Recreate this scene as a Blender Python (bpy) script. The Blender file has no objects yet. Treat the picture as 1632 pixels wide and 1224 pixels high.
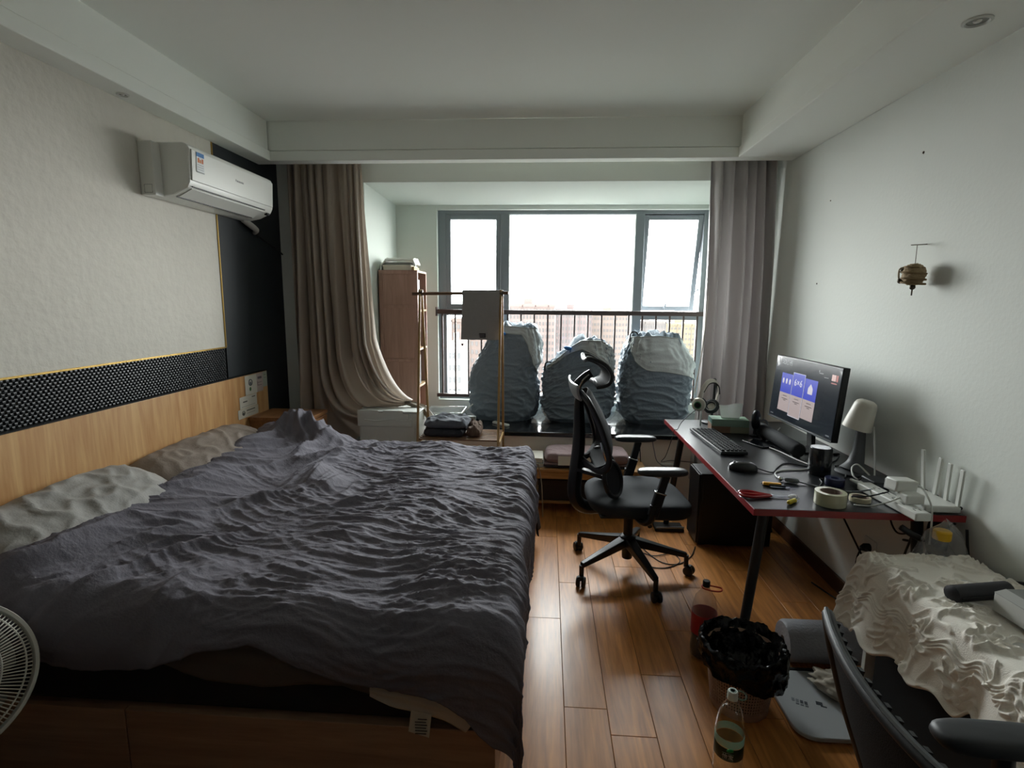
import bpy, bmesh, math, random
import numpy as np
from mathutils import Vector, Matrix, Euler

random.seed(7)
PI = math.pi
SC = bpy.context.scene
COL = SC.collection

# ------------------------------------------------------------------ camera, sky, exposure
def setup_view():
    pitch, yaw, roll, f = .1538, .0643, .0089, 850.0
    cp, sp, cy, sy = math.cos(pitch), math.sin(pitch), math.cos(yaw), math.sin(yaw)
    fw = Vector((-sy*cp, cy*cp, -sp)); r = Vector((cy, sy, 0)); u = r.cross(fw)
    c, s = math.cos(roll), math.sin(roll)
    R, U = r*c + u*s, -r*s + u*c
    cam = bpy.data.cameras.new('camera'); ob = bpy.data.objects.new('camera', cam); COL.objects.link(ob)
    m = Matrix((R, U, -fw)).transposed().to_4x4(); m.translation = Vector((0, 0, 1.5))
    ob.matrix_world = m
    cam.sensor_fit = 'HORIZONTAL'; cam.sensor_width = 36.0; cam.lens = f/1632*36.0
    cam.clip_start = .02; cam.clip_end = 5000
    SC.camera = ob
    w = bpy.data.worlds.new('overcast_sky'); SC.world = w; w.use_nodes = True
    nt = w.node_tree; nt.nodes.clear()
    out = nt.nodes.new('ShaderNodeOutputWorld'); bg = nt.nodes.new('ShaderNodeBackground')
    tc = nt.nodes.new('ShaderNodeTexCoord'); sep = nt.nodes.new('ShaderNodeSeparateXYZ')
    rmp = nt.nodes.new('ShaderNodeValToRGB')
    nt.links.new(tc.outputs['Generated'], sep.inputs[0]); nt.links.new(sep.outputs['Z'], rmp.inputs[0])
    e = rmp.color_ramp.elements                       # a hazy overcast sky: a little brighter overhead
    e[0].position = 0.0; e[0].color = (.97, .955, .945, 1)
    e[1].position = 1.0; e[1].color = (.95, .98, 1.0, 1)
    n = rmp.color_ramp.elements.new(.25); n.color = (.97, .98, .98, 1)
    nt.links.new(rmp.outputs[0], bg.inputs[0]); bg.inputs[1].default_value = SKY
    nt.links.new(bg.outputs[0], out.inputs[0])
    # portal in the bay window opening, so the sky is sampled well indoors
    L = bpy.data.lights.new('window_portal', 'AREA'); L.shape = 'RECTANGLE'; L.size = 2.4; L.size_y = 1.75
    L.cycles.is_portal = True
    lo = bpy.data.objects.new('window_portal', L); COL.objects.link(lo)
    lo.location = (.18, 4.97, 1.44); lo.rotation_euler = (-PI/2, 0, 0)
    vs = SC.view_settings
    vs.view_transform = 'Standard'; vs.look = 'None'; vs.gamma = 1.0; vs.use_curve_mapping = False
    vs.exposure = EXPO
    SC.display_settings.display_device = 'sRGB'
    SC.cycles.max_bounces = 14; SC.cycles.diffuse_bounces = 8; SC.cycles.glossy_bounces = 5
    SC.cycles.transparent_max_bounces = 16; SC.cycles.transmission_bounces = 8
    SC.cycles.sample_clamp_indirect = 6.0
SKY = 6.0
EXPO = 2.4
setup_view()

# ------------------------------------------------------------------ helpers
def lin(c):
    if isinstance(c, str):
        c = c.lstrip('#'); c = tuple(int(c[i:i+2], 16)/255 for i in (0, 2, 4))
        return tuple(x/12.92 if x <= .04045 else ((x+.055)/1.055)**2.4 for x in c)
    return c
MATS = {}
def mat(name, col, rough=.6, metal=0, spec=.5, bump=None, vary=None, sheen=0, coat=0, trans=0, alpha=1,
        emit=None, transl=0, ior=1.45, stretch=(1, 1, 1), sss=0):
    """Principled material. bump=(scale, distance), vary=(scale, amount) are procedural noise on colour / relief."""
    if name in MATS: return MATS[name]
    m = bpy.data.materials.new(name); m.use_nodes = True; MATS[name] = m
    nt = m.node_tree; b = nt.nodes['Principled BSDF']; out = nt.nodes['Material Output']
    c = lin(col)
    b.inputs['Base Color'].default_value = (*c, 1); b.inputs['Roughness'].default_value = rough
    b.inputs['Metallic'].default_value = metal; b.inputs['Specular IOR Level'].default_value = spec
    b.inputs['Sheen Weight'].default_value = sheen; b.inputs['Coat Weight'].default_value = coat
    b.inputs['Transmission Weight'].default_value = trans; b.inputs['IOR'].default_value = ior
    b.inputs['Alpha'].default_value = alpha
    if sheen: b.inputs['Sheen Roughness'].default_value = .4
    if emit:
        b.inputs['Emission Color'].default_value = (*lin(emit[0]), 1); b.inputs['Emission Strength'].default_value = emit[1]
    if bump or vary:
        tc = nt.nodes.new('ShaderNodeTexCoord'); mp = nt.nodes.new('ShaderNodeMapping')
        mp.inputs['Scale'].default_value = stretch; nt.links.new(tc.outputs['Object'], mp.inputs[0])
    if vary:
        n = nt.nodes.new('ShaderNodeTexNoise'); n.inputs['Scale'].default_value = vary[0]; n.inputs['Detail'].default_value = 6
        nt.links.new(mp.outputs[0], n.inputs['Vector'])
        mx = nt.nodes.new('ShaderNodeMix'); mx.data_type = 'RGBA'
        a = vary[1]
        mx.inputs[6].default_value = (*[max(0, x*(1-a)) for x in c], 1); mx.inputs[7].default_value = (*[min(1, x*(1+a)) for x in c], 1)
        nt.links.new(n.outputs['Fac'], mx.inputs[0]); nt.links.new(mx.outputs[2], b.inputs['Base Color'])
    if bump:
        n2 = nt.nodes.new('ShaderNodeTexNoise'); n2.inputs['Scale'].default_value = bump[0]; n2.inputs['Detail'].default_value = 5
        nt.links.new(mp.outputs[0], n2.inputs['Vector'])
        bp = nt.nodes.new('ShaderNodeBump'); bp.inputs['Distance'].default_value = bump[1]; bp.inputs['Strength'].default_value = 1
        nt.links.new(n2.outputs['Fac'], bp.inputs['Height']); nt.links.new(bp.outputs[0], b.inputs['Normal'])
    if transl:
        t = nt.nodes.new('ShaderNodeBsdfTranslucent'); t.inputs[0].default_value = (*c, 1)
        ms = nt.nodes.new('ShaderNodeMixShader'); ms.inputs[0].default_value = transl
        nt.links.new(b.outputs[0], ms.inputs[1]); nt.links.new(t.outputs[0], ms.inputs[2]); nt.links.new(ms.outputs[0], out.inputs[0])
    return m
def clear(name, tint=(1, 1, 1), refl=.6, milky=0, rough=.03):
    """Thin clear sheet: see-through with a Fresnel reflection (and a little milkiness)."""
    if name in MATS: return MATS[name]
    m = bpy.data.materials.new(name); m.use_nodes = True; MATS[name] = m; nt = m.node_tree; nt.nodes.clear()
    out = nt.nodes.new('ShaderNodeOutputMaterial'); tr = nt.nodes.new('ShaderNodeBsdfTransparent'); tr.inputs[0].default_value = (*tint, 1)
    gl = nt.nodes.new('ShaderNodeBsdfGlossy'); gl.inputs['Roughness'].default_value = rough
    fr = nt.nodes.new('ShaderNodeFresnel'); ge = nt.nodes.new('ShaderNodeNewGeometry')     # same reflection from both sides of the sheet
    io = nt.nodes.new('ShaderNodeMath'); io.operation = 'MULTIPLY_ADD'; io.inputs[1].default_value = 1/1.45-1.45; io.inputs[2].default_value = 1.45
    nt.links.new(ge.outputs['Backfacing'], io.inputs[0]); nt.links.new(io.outputs[0], fr.inputs[0])
    mu = nt.nodes.new('ShaderNodeMath'); mu.operation = 'MULTIPLY'; mu.inputs[1].default_value = refl
    nt.links.new(fr.outputs[0], mu.inputs[0])
    mx = nt.nodes.new('ShaderNodeMixShader'); nt.links.new(mu.outputs[0], mx.inputs[0]); nt.links.new(gl.outputs[0], mx.inputs[2])
    if milky:
        df = nt.nodes.new('ShaderNodeBsdfDiffuse'); df.inputs[0].default_value = (.8, .8, .8, 1)
        m2 = nt.nodes.new('ShaderNodeMixShader'); m2.inputs[0].default_value = milky
        nt.links.new(tr.outputs[0], m2.inputs[1]); nt.links.new(df.outputs[0], m2.inputs[2]); nt.links.new(m2.outputs[0], mx.inputs[1])
    else: nt.links.new(tr.outputs[0], mx.inputs[1])
    nt.links.new(mx.outputs[0], out.inputs[0])
    return m
def wood(name, c1, c2, rough=.4, axis=1, scale=1.0, coat=0, coatr=.1):
    """Wood with grain along one object axis; each piece differs by its object's random number."""
    if name in MATS: return MATS[name]
    m = bpy.data.materials.new(name); m.use_nodes = True; MATS[name] = m; nt = m.node_tree; b = nt.nodes['Principled BSDF']
    tc = nt.nodes.new('ShaderNodeTexCoord'); oi = nt.nodes.new('ShaderNodeObjectInfo')
    add = nt.nodes.new('ShaderNodeVectorMath'); add.operation = 'ADD'
    sc = nt.nodes.new('ShaderNodeMath'); sc.operation = 'MULTIPLY'; sc.inputs[1].default_value = 37.0
    nt.links.new(oi.outputs['Random'], sc.inputs[0])
    nt.links.new(tc.outputs['Object'], add.inputs[0]); nt.links.new(sc.outputs[0], add.inputs[1])
    mp = nt.nodes.new('ShaderNodeMapping'); s = [14*scale]*3; s[axis] = 1.1*scale; mp.inputs['Scale'].default_value = s
    nt.links.new(add.outputs[0], mp.inputs[0])
    n = nt.nodes.new('ShaderNodeTexNoise'); n.inputs['Scale'].default_value = 1.6; n.inputs['Detail'].default_value = 7; n.inputs['Distortion'].default_value = 1.2
    nt.links.new(mp.outputs[0], n.inputs['Vector'])
    n2 = nt.nodes.new('ShaderNodeTexNoise'); n2.inputs['Scale'].default_value = 9; n2.inputs['Detail'].default_value = 4
    nt.links.new(mp.outputs[0], n2.inputs['Vector'])
    ad = nt.nodes.new('ShaderNodeMath'); ad.operation = 'MULTIPLY_ADD'; ad.inputs[1].default_value = .35
    nt.links.new(n2.outputs['Fac'], ad.inputs[0]); nt.links.new(n.outputs['Fac'], ad.inputs[2])
    rp = nt.nodes.new('ShaderNodeValToRGB'); e = rp.color_ramp.elements
    e[0].position = .45; e[0].color = (*lin(c1), 1); e[1].position = .9; e[1].color = (*lin(c2), 1)
    nt.links.new(ad.outputs[0], rp.inputs[0])
    hv = nt.nodes.new('ShaderNodeHueSaturation')
    mr = nt.nodes.new('ShaderNodeMapRange'); mr.inputs['To Min'].default_value = .88; mr.inputs['To Max'].default_value = 1.12
    nt.links.new(oi.outputs['Random'], mr.inputs[0]); nt.links.new(mr.outputs[0], hv.inputs['Value'])
    nt.links.new(rp.outputs[0], hv.inputs['Color']); nt.links.new(hv.outputs[0], b.inputs['Base Color'])
    b.inputs['Roughness'].default_value = rough; b.inputs['Coat Weight'].default_value = coat; b.inputs['Coat Roughness'].default_value = coatr
    return m

W = {}                                                     # world matrices by object name
def mw(o): return W.get(o.name, Matrix()) if o else Matrix()
class MB:
    """Collects shapes (authored in world space, or in the frame M) into one mesh."""
    def __init__(s, M=None): s.v = []; s.f = []; s.M = M or Matrix()
    def add(s, vs, fs):
        o = len(s.v); s.v += [s.M @ Vector(v) for v in vs]; s.f += [tuple(i+o for i in f) for f in fs]; return s
    def box(s, x0, x1, y0, y1, z0, z1):
        return s.add([(x, y, z) for x in (x0, x1) for y in (y0, y1) for z in (z0, z1)],
                     [(0, 1, 3, 2), (4, 6, 7, 5), (0, 4, 5, 1), (2, 3, 7, 6), (0, 2, 6, 4), (1, 5, 7, 3)])
    def obox(s, c, size, e=(0, 0, 0)):
        R = Euler(e).to_matrix(); c = Vector(c); h = [q/2 for q in size]
        return s.add([c + R @ Vector((x*h[0], y*h[1], z*h[2])) for x in (-1, 1) for y in (-1, 1) for z in (-1, 1)],
                     [(0, 1, 3, 2), (4, 6, 7, 5), (0, 4, 5, 1), (2, 3, 7, 6), (0, 2, 6, 4), (1, 5, 7, 3)])
    def bar(s, p0, p1, w, h, up=(0, 0, 1), w1=None, h1=None):
        p0, p1 = Vector(p0), Vector(p1); d = (p1-p0).normalized(); a = d.cross(Vector(up))
        if a.length < 1e-4: a = d.cross(Vector((1, 0, 0)))
        a.normalize(); b = a.cross(d); w1 = w if w1 is None else w1; h1 = h if h1 is None else h1
        vs = [p0+a*i*w/2+b*j*h/2 for i, j in ((-1, -1), (1, -1), (1, 1), (-1, 1))] + [p1+a*i*w1/2+b*j*h1/2 for i, j in ((-1, -1), (1, -1), (1, 1), (-1, 1))]
        return s.add(vs, [(3, 2, 1, 0), (4, 5, 6, 7), (0, 1, 5, 4), (1, 2, 6, 5), (2, 3, 7, 6), (3, 0, 4, 7)])
    def tube(s, pts, r, n=8, smooth=0, closed=False, caps=True, flat=None):
        P = [Vector(p) for p in pts]
        if smooth:
            Q = []; N = len(P)
            rng = range(N) if closed else range(N-1)
            for i in rng:
                g = lambda k: P[k % N] if closed else P[min(max(k, 0), N-1)]
                a, b, c, d = g(i-1), g(i), g(i+1), g(i+2)
                for j in range(smooth):
                    t = j/smooth
                    Q.append(.5*((2*b)+(c-a)*t+(2*a-5*b+4*c-d)*t*t+(3*b-a-3*c+d)*t**3))
            if not closed: Q.append(P[-1])
            if not isinstance(r, (int, float)):
                r = list(np.interp(np.linspace(0, 1, len(Q)), np.linspace(0, 1, len(r)), r))
            P = Q
        N = len(P); rr = [r]*N if isinstance(r, (int, float)) else list(r)
        vs = []; up = None
        for i in range(N):
            d = (P[(i+1) % N]-P[i-1]) if closed else (P[min(i+1, N-1)]-P[max(i-1, 0)])
            d.normalize()
            if up is None:
                up = Vector((0, 0, 1)) if abs(d.z) < .9 else Vector((0, 1, 0))
            a = d.cross(up); a.normalize(); b = a.cross(d); up = b
            for k in range(n):
                t = 2*PI*k/n; ca, sb = math.cos(t), math.sin(t)
                if flat: sb *= flat
                vs.append(P[i]+(a*ca+b*sb)*rr[i])
        fs = []
        for i in range(N if closed else N-1):
            j = (i+1) % N
            for k in range(n): fs.append((i*n+k, i*n+(k+1) % n, j*n+(k+1) % n, j*n+k))
        if caps and not closed: fs += [tuple(range(n))[::-1], tuple((N-1)*n+k for k in range(n))]
        return s.add(vs, fs)
    def cyl(s, p0, p1, r0, r1=None, n=16): return s.tube([p0, p1], [r0, r0 if r1 is None else r1], n)
    def lathe(s, prof, c=(0, 0, 0), n=24, e=(0, 0, 0), sx=1, sy=1, caps=True):
        if tuple(prof[0]) == tuple(prof[-1]): caps = False
        R = Euler(e).to_matrix(); c = Vector(c); vs = []; fs = []
        for r, z in prof:
            for k in range(n):
                t = 2*PI*k/n; vs.append(c + R @ Vector((r*math.cos(t)*sx, r*math.sin(t)*sy, z)))
        for i in range(len(prof)-1):
            for k in range(n): fs.append((i*n+k, i*n+(k+1) % n, (i+1)*n+(k+1) % n, (i+1)*n+k))
        if caps and prof[0][0] > 1e-5: fs.append(tuple(range(n))[::-1])
        if caps and prof[-1][0] > 1e-5: fs.append(tuple((len(prof)-1)*n+k for k in range(n)))
        return s.add(vs, fs)
    def ball(s, c, rad, n=16, m=10, e=(0, 0, 0), p=1.0):
        if isinstance(rad, (int, float)): rad = (rad,)*3
        R = Euler(e).to_matrix(); c = Vector(c); vs = []; fs = []
        sg = lambda v, q: math.copysign(abs(v)**q, v)
        for i in range(m+1):
            a = -PI/2+PI*i/m
            for k in range(n):
                t = 2*PI*k/n
                vs.append(c + R @ Vector((rad[0]*sg(math.cos(a), p)*sg(math.cos(t), p), rad[1]*sg(math.cos(a), p)*sg(math.sin(t), p), rad[2]*sg(math.sin(a), p))))
        for i in range(m):
            for k in range(n): fs.append((i*n+k, i*n+(k+1) % n, (i+1)*n+(k+1) % n, (i+1)*n+k))
        return s.add(vs, fs)
    def torus(s, c, R, r, n=32, m=8, e=(0, 0, 0), sy=1):
        E = Euler(e).to_matrix(); c = Vector(c)
        return s.tube([c + E @ Vector((R*math.cos(2*PI*k/n), R*sy*math.sin(2*PI*k/n), 0)) for k in range(n)], r, m, closed=True)
    def prism(s, poly, z0, z1):
        n = len(poly); vs = [(x, y, z0) for x, y in poly]+[(x, y, z1) for x, y in poly]
        return s.add(vs, [tuple(range(n))[::-1], tuple(range(n, 2*n))]+[(i, (i+1) % n, n+(i+1) % n, n+i) for i in range(n)])
    def plate(s, pts, d):
        """A thin slab: polygon pts (3D), extruded by vector d."""
        n = len(pts); P = [Vector(p) for p in pts]; d = Vector(d)
        return s.add(P+[p+d for p in P], [tuple(range(n))[::-1], tuple(range(n, 2*n))]+[(i, (i+1) % n, n+(i+1) % n, n+i) for i in range(n)])
    def surf(s, A, cu=False, cv=False):
        """A = array (nu, nv, 3)."""
        nu, nv = A.shape[:2]; fs = []
        for i in range(nu if cu else nu-1):
            for j in range(nv if cv else nv-1):
                a, b = (i+1) % nu, (j+1) % nv
                fs.append((i*nv+j, a*nv+j, a*nv+b, i*nv+b))
        return s.add([tuple(p) for p in A.reshape(-1, 3)], fs)
    def build(s, name, m, parent=None, bevel=0, seg=2, ang=40, solid=0, sub=0, flip=False, label=None, kind=None, smooth=True, off=0):
        me = bpy.data.meshes.new(name)
        if parent is None:
            xs = np.array([tuple(v) for v in s.v]); c = Vector((*( (xs.min(0)+xs.max(0))/2)[:2], xs[:, 2].min()))
            inv = Matrix.Translation(-c); w = Matrix.Translation(c)
        else: w = mw(parent); inv = w.inverted()
        me.from_pydata([tuple(inv @ v) for v in s.v], [], s.f); me.validate()
        bm = bmesh.new(); bm.from_mesh(me); bmesh.ops.recalc_face_normals(bm, faces=bm.faces)
        if flip: bmesh.ops.reverse_faces(bm, faces=bm.faces)
        bm.to_mesh(me); bm.free()
        if smooth:
            me.shade_smooth(); me.set_sharp_from_angle(angle=math.radians(ang))
        me.materials.append(m)
        o = bpy.data.objects.new(name, me); COL.objects.link(o)
        if parent: o.parent = parent
        else: o.matrix_world = w
        W[o.name] = w
        if bevel:
            b = o.modifiers.new('bevel', 'BEVEL'); b.width = bevel; b.segments = seg; b.limit_method = 'ANGLE'; b.angle_limit = math.radians(35); b.harden_normals = False
        if solid:
            q = o.modifiers.new('thick', 'SOLIDIFY'); q.thickness = solid; q.offset = off
        if sub:
            q = o.modifiers.new('sub', 'SUBSURF'); q.levels = sub; q.render_levels = sub
        if label: o['label'] = label
        if kind: o['kind'] = kind
        return o
def tag(o, label, cat, group=None):
    o['label'] = label; o['category'] = cat
    if group: o['group'] = group
    return o
def thing(name, label, cat, loc=(0, 0, 0), rz=0, group=None):
    o = bpy.data.objects.new(name, None); COL.objects.link(o); o.empty_display_size = .05
    o.location = loc; o.rotation_euler = (0, 0, rz)
    W[o.name] = Matrix.Translation(loc) @ Matrix.Rotation(rz, 4, 'Z')
    return tag(o, label, cat, group)
def struct(name, loc=(0, 0, 0)):
    o = bpy.data.objects.new(name, None); COL.objects.link(o); o.location = loc; o['kind'] = 'structure'
    W[o.name] = Matrix.Translation(loc); return o
def text(s, size, M, m, parent, name='lettering', depth=.0004, align='CENTER'):
    cu = bpy.data.curves.new(name, 'FONT'); cu.body = s; cu.size = size; cu.align_x = align; cu.align_y = 'CENTER'; cu.extrude = depth
    cu.resolution_u = 2; cu.materials.append(m)
    tmp = bpy.data.objects.new(name, cu); COL.objects.link(tmp)
    dg_ = bpy.context.evaluated_depsgraph_get(); dg_.update()
    me = bpy.data.meshes.new_from_object(tmp.evaluated_get(dg_)); me.transform(mw(parent).inverted() @ M)
    bpy.data.objects.remove(tmp); bpy.data.curves.remove(cu)
    if not me.materials: me.materials.append(m)
    me.name = name
    o = bpy.data.objects.new(name, me); COL.objects.link(o); o.parent = parent; W[o.name] = mw(parent)
    return o
def frame(o, x, y):
    """Matrix with origin o, x and y axes (z = x cross y)."""
    x = Vector(x).normalized(); y = Vector(y).normalized(); z = x.cross(y)
    m = Matrix((x, y, z)).transposed().to_4x4(); m.translation = Vector(o); return m
_rng = np.random.RandomState(3)
_P = _rng.permutation(512); _P = np.concatenate([_P, _P, _P])
_G = np.stack([np.cos(_rng.rand(512)*2*PI), np.sin(_rng.rand(512)*2*PI)], 1); _G /= np.linalg.norm(_G, axis=1)[:, None]
def perlin(x, y, seed=0):
    x = np.asarray(x, float)+seed*17.31; y = np.asarray(y, float)+seed*7.77
    xi = np.floor(x).astype(int); yi = np.floor(y).astype(int); xf = x-xi; yf = y-yi
    u = xf*xf*xf*(xf*(xf*6-15)+10); v = yf*yf*yf*(yf*(yf*6-15)+10)
    def g(a, b):
        h = _P[(_P[(xi+a) % 512]+yi+b) % 512]
        return _G[h, 0]*(xf-a)+_G[h, 1]*(yf-b)
    return ((g(0, 0)*(1-u)+g(1, 0)*u)*(1-v)+(g(0, 1)*(1-u)+g(1, 1)*u)*v)*1.5
def ridge(x, y, seed=0): return 1-np.abs(perlin(x, y, seed))*2
def sstep(a, b, x): t = np.clip((x-a)/(b-a), 0, 1); return t*t*(3-2*t)
def G3(X, Y, Z): return np.stack([X, Y, Z], -1)
def soft(c, hx, hy, ht, hb, e=(0, 0, 0), wr=.12, seed=1, n=56, m=70, p=5, zmin=None):
    """A stuffed or folded soft slab: two sheets meeting in a seam, with creases."""
    x = np.linspace(-1, 1, n)[:, None]+np.zeros((1, m)); y = np.linspace(-1, 1, m)[None, :]+np.zeros((n, 1))
    t = np.sqrt(np.clip((1-np.abs(x)**p)*(1-np.abs(y)**p), 0, 1))
    k = 1-.06*np.abs(x*y)**2
    cr = np.maximum(0, ridge(x*1.6*hx/.2+.5*y, y*2.6*hy/.3, seed))**2+.22*np.maximum(0, ridge(x*4*hx/.2, y*5*hy/.3+x, seed+1))**2
    top = ht*t*(1+wr*(cr-.35)+wr*.8*perlin(x*1.5, y*2, seed+2)); bot = -hb*t
    R = np.array(Euler(e).to_matrix()); mb = MB()
    for z, f in ((top, 1), (bot, -1)):
        P = G3(x*hx*k, y*hy*k+.004*perlin(x*6, y*6, seed), z) @ R.T+np.array(c)
        if zmin is not None: P[..., 2] = np.maximum(P[..., 2], zmin)
        mb.surf(P if f > 0 else P[::-1])
    return mb

# ------------------------------------------------------------------ room shell
XL, XR, YB, YW, ZS, ZC = -2.0, 1.56, -.5, 3.975, 2.413, 2.667      # walls, window wall, soffit and ceiling heights
m_wall = mat('wall_paint', '#dee2dd', .85, vary=(3, .02), bump=(60, .0006))
m_ceil = mat('ceiling_paint', '#f3f6f0', .9)
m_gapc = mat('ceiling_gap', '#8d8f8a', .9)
m_bay = mat('wall_white_dimmed', '#cdd4cd', .85)  # wall white again, darkened in colour to offset the bright bay light
m_paper = mat('wallpaper', '#cfcbc1', .8, vary=(14, .05), bump=(26, .004))
m_under = mat('under_sill_paint', '#ebe4d8', .8, vary=(4, .06))
m_dark = mat('dark_panel', '#20262a', .6, vary=(30, .1))
m_gold = mat('gold_trim', '#b99a5a', .3, metal=1)
m_rattan = mat('rattan_weave', '#23272a', .38, vary=(40, .2))
m_rattan_b = mat('rattan_backing', '#0d0f10', .8)
m_floor = wood('floor_oak', '#a2662f', '#da9450', rough=.36, axis=1, coat=.10, coatr=.16)
m_gap = mat('joint_dark', '#1d130b', .9)
m_skirt = wood('skirting_wood', '#4a2d1c', '#5e3b25', rough=.5, axis=1)

fl = struct('floor', (-.2, 1.0, 0))
MB().box(XL-.1, XR+.1, YB, 4.1, -.12, -.0035).build('floor_base', m_gap, fl, smooth=False)
pw = .16; starts = {-1: 2.365, 0: 2.70, 1: 1.68, 2: 2.00, 3: 2.31, 4: 1.80, -2: 2.06}
plank_me = {}
for k in range(-13, 11):
    xa = .09+k*pw; xb = xa+pw
    xa, xb = max(xa, XL), min(xb, XR)
    if xb-xa < .02: continue
    if xb < -.5:                     # under the bed: two long boards are enough there
        cuts = [YB, 1.2, 2.4, 4.0]
    else:
        s0 = starts.get(k, 1.7+.31*((k*5) % 7)/2.0); cuts = [YB]
        y = s0-.9*math.ceil((s0-YB)/.9)+.9
        while y < 4.0:
            if y > YB+.05: cuts.append(y)
            y += .9
        cuts.append(4.0)
    for ya, yb in zip(cuts[:-1], cuts[1:]):
        key = (round(xb-xa, 3), round(yb-ya, 3))
        if key not in plank_me:
            o = MB(Matrix.Translation((-.2, 1.0, 0))).box(-key[0]/2+.0008, key[0]/2-.0008, -key[1]/2+.0008, key[1]/2-.0008, -.0034, 0).build('plank', m_floor, fl, smooth=False)
            bv = bmesh.new(); bv.from_mesh(o.data)
            bmesh.ops.bevel(bv, geom=[e for e in bv.edges if all(v.co.z > -.001 for v in e.verts)], offset=.0012, segments=1, affect='EDGES'); bv.to_mesh(o.data); bv.free()
            plank_me[key] = o.data
        else:
            o = bpy.data.objects.new('plank', plank_me[key]); COL.objects.link(o); o.parent = fl
        o.location = ((xa+xb)/2+.2, (ya+yb)/2-1.0, 0)

cl = struct('ceiling', (0, 1.2, ZC))
MB().box(XL-.1, XR+.1, YB-.1, 4.1, ZC, ZC+.12).build('ceiling_slab', m_ceil, cl, smooth=False)
# dropped beams round the tray ceiling, each with a proud lower band
def beam(n, x0, x1, y0, y1, band):
    t = struct('trim_%d' % n, ((x0+x1)/2, (y0+y1)/2, ZS))
    MB().box(x0, x1, y0, y1, ZS+.069, ZC).build('beam', m_ceil, t, bevel=.003)
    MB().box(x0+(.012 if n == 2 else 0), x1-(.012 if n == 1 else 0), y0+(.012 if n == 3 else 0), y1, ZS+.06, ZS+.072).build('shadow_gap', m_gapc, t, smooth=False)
    MB().box(*band, ZS, ZS+.064).build('lower_band', m_ceil, t, bevel=.004)
    return t
beam(1, XL, -1.879, YB, 3.64, (XL, -1.867, YB, 3.64))
tr2 = beam(2, 1.199, XR, YB, 3.64, (1.187, XR, YB, 3.64))
beam(3, XL, XR, 3.652, 3.73, (XL, XR, 3.64, 3.73))

wl = struct('wall_left', (XL, 1.5, 0))
MB().box(XL-.12, XL-.012, YB, 4.1, 0, ZC).build('wall_core', m_wall, wl, smooth=False)
MB().box(XL-.02, XL, YB, 3.2, 1.2, ZC).build('wallpaper_panel', m_paper, wl, smooth=False)
MB().box(XL-.02, XL-.004, YB, 3.2, 0, 1.2).build('rattan_backing', m_rattan_b, wl, smooth=False)
MB().box(XL-.02, XL+.002, 3.206, YW, 0, ZC).build('dark_panel', m_dark, wl, smooth=False)
g = MB(); g.box(XL-.01, XL+.006, YB, 3.2, 1.197, 1.205); g.box(XL-.01, XL+.006, 3.199, 3.207, 1.2, ZC)
g.build('gold_trim', m_gold, wl, smooth=False)
g = MB()                                                            # woven rattan band: lens-shaped strands, alternate rows shifted
ph, pv = .0225, .0128
for r in range(18):
    z = .985+r*pv
    if z > 1.19: break
    n = int((3.2-1.15)/ph)
    for q in range(n):
        y = 1.16+(q+.5*(r % 2))*ph
        if y+ph*.48 > 3.198: continue
        a, h, d = ph*.47, pv*.40, .006
        x = XL-.004
        g.add([(x, y-a, z), (x+d*.7, y-a*.55, z-h), (x+d*.7, y+a*.55, z-h), (x, y+a, z), (x+d*.7, y+a*.55, z+h), (x+d*.7, y-a*.55, z+h), (x+d, y-a*.4, z), (x+d, y+a*.4, z), (x, y-a*.55, z-h*1.1), (x, y+a*.55, z-h*1.1), (x, y-a*.55, z+h*1.1), (x, y+a*.55, z+h*1.1)],
              [(0, 1, 6), (0, 6, 5), (1, 2, 7, 6), (6, 7, 4, 5), (2, 3, 7), (7, 3, 4), (0, 8, 1), (8, 9, 2, 1), (9, 3, 2), (0, 5, 10), (5, 4, 11, 10), (4, 3, 11)])
g.build('rattan_weave', m_rattan, wl, kind='stuff')
wr = struct('wall_right', (XR, 1.5, 0))
MB().box(XR, XR+.12, YB, 4.1, 0, ZC).build('wall_core', m_wall, wr, smooth=False)
g = MB()
for y, z, r in ((2.463, 2.131, .006), (3.194, 2.068, .004), (3.261, 1.617, .005)): g.ball((XR, y, z), (.004, r, r), 8, 5)
g.build('nail', mat('old_nail', '#4b3f36', .6, metal=.3), wr)
bs = struct('baseboard_right', (XR, 2, 0)); MB().box(XR-.014, XR, YB, YW, 0, .085).build('skirting', m_skirt, bs, bevel=.003)
wb = struct('wall_back', (0, YB, 0)); MB().box(XL, XR, YB, YB+.02, 0, 1.15).build('bounce_blocker', m_dark, wb, smooth=False); MB().box(XL, XR, YB+.02, YB+.06, 0, 2.05).build('dark_panel', m_dark, wb, smooth=False); MB().box(XL-.1, XR+.1, YB-.12, YB, 0, ZC).build('wall_core', m_wall, wb, smooth=False)  # both dark sheets are added, unseen, to cut bounce onto the lower foreground

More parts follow.
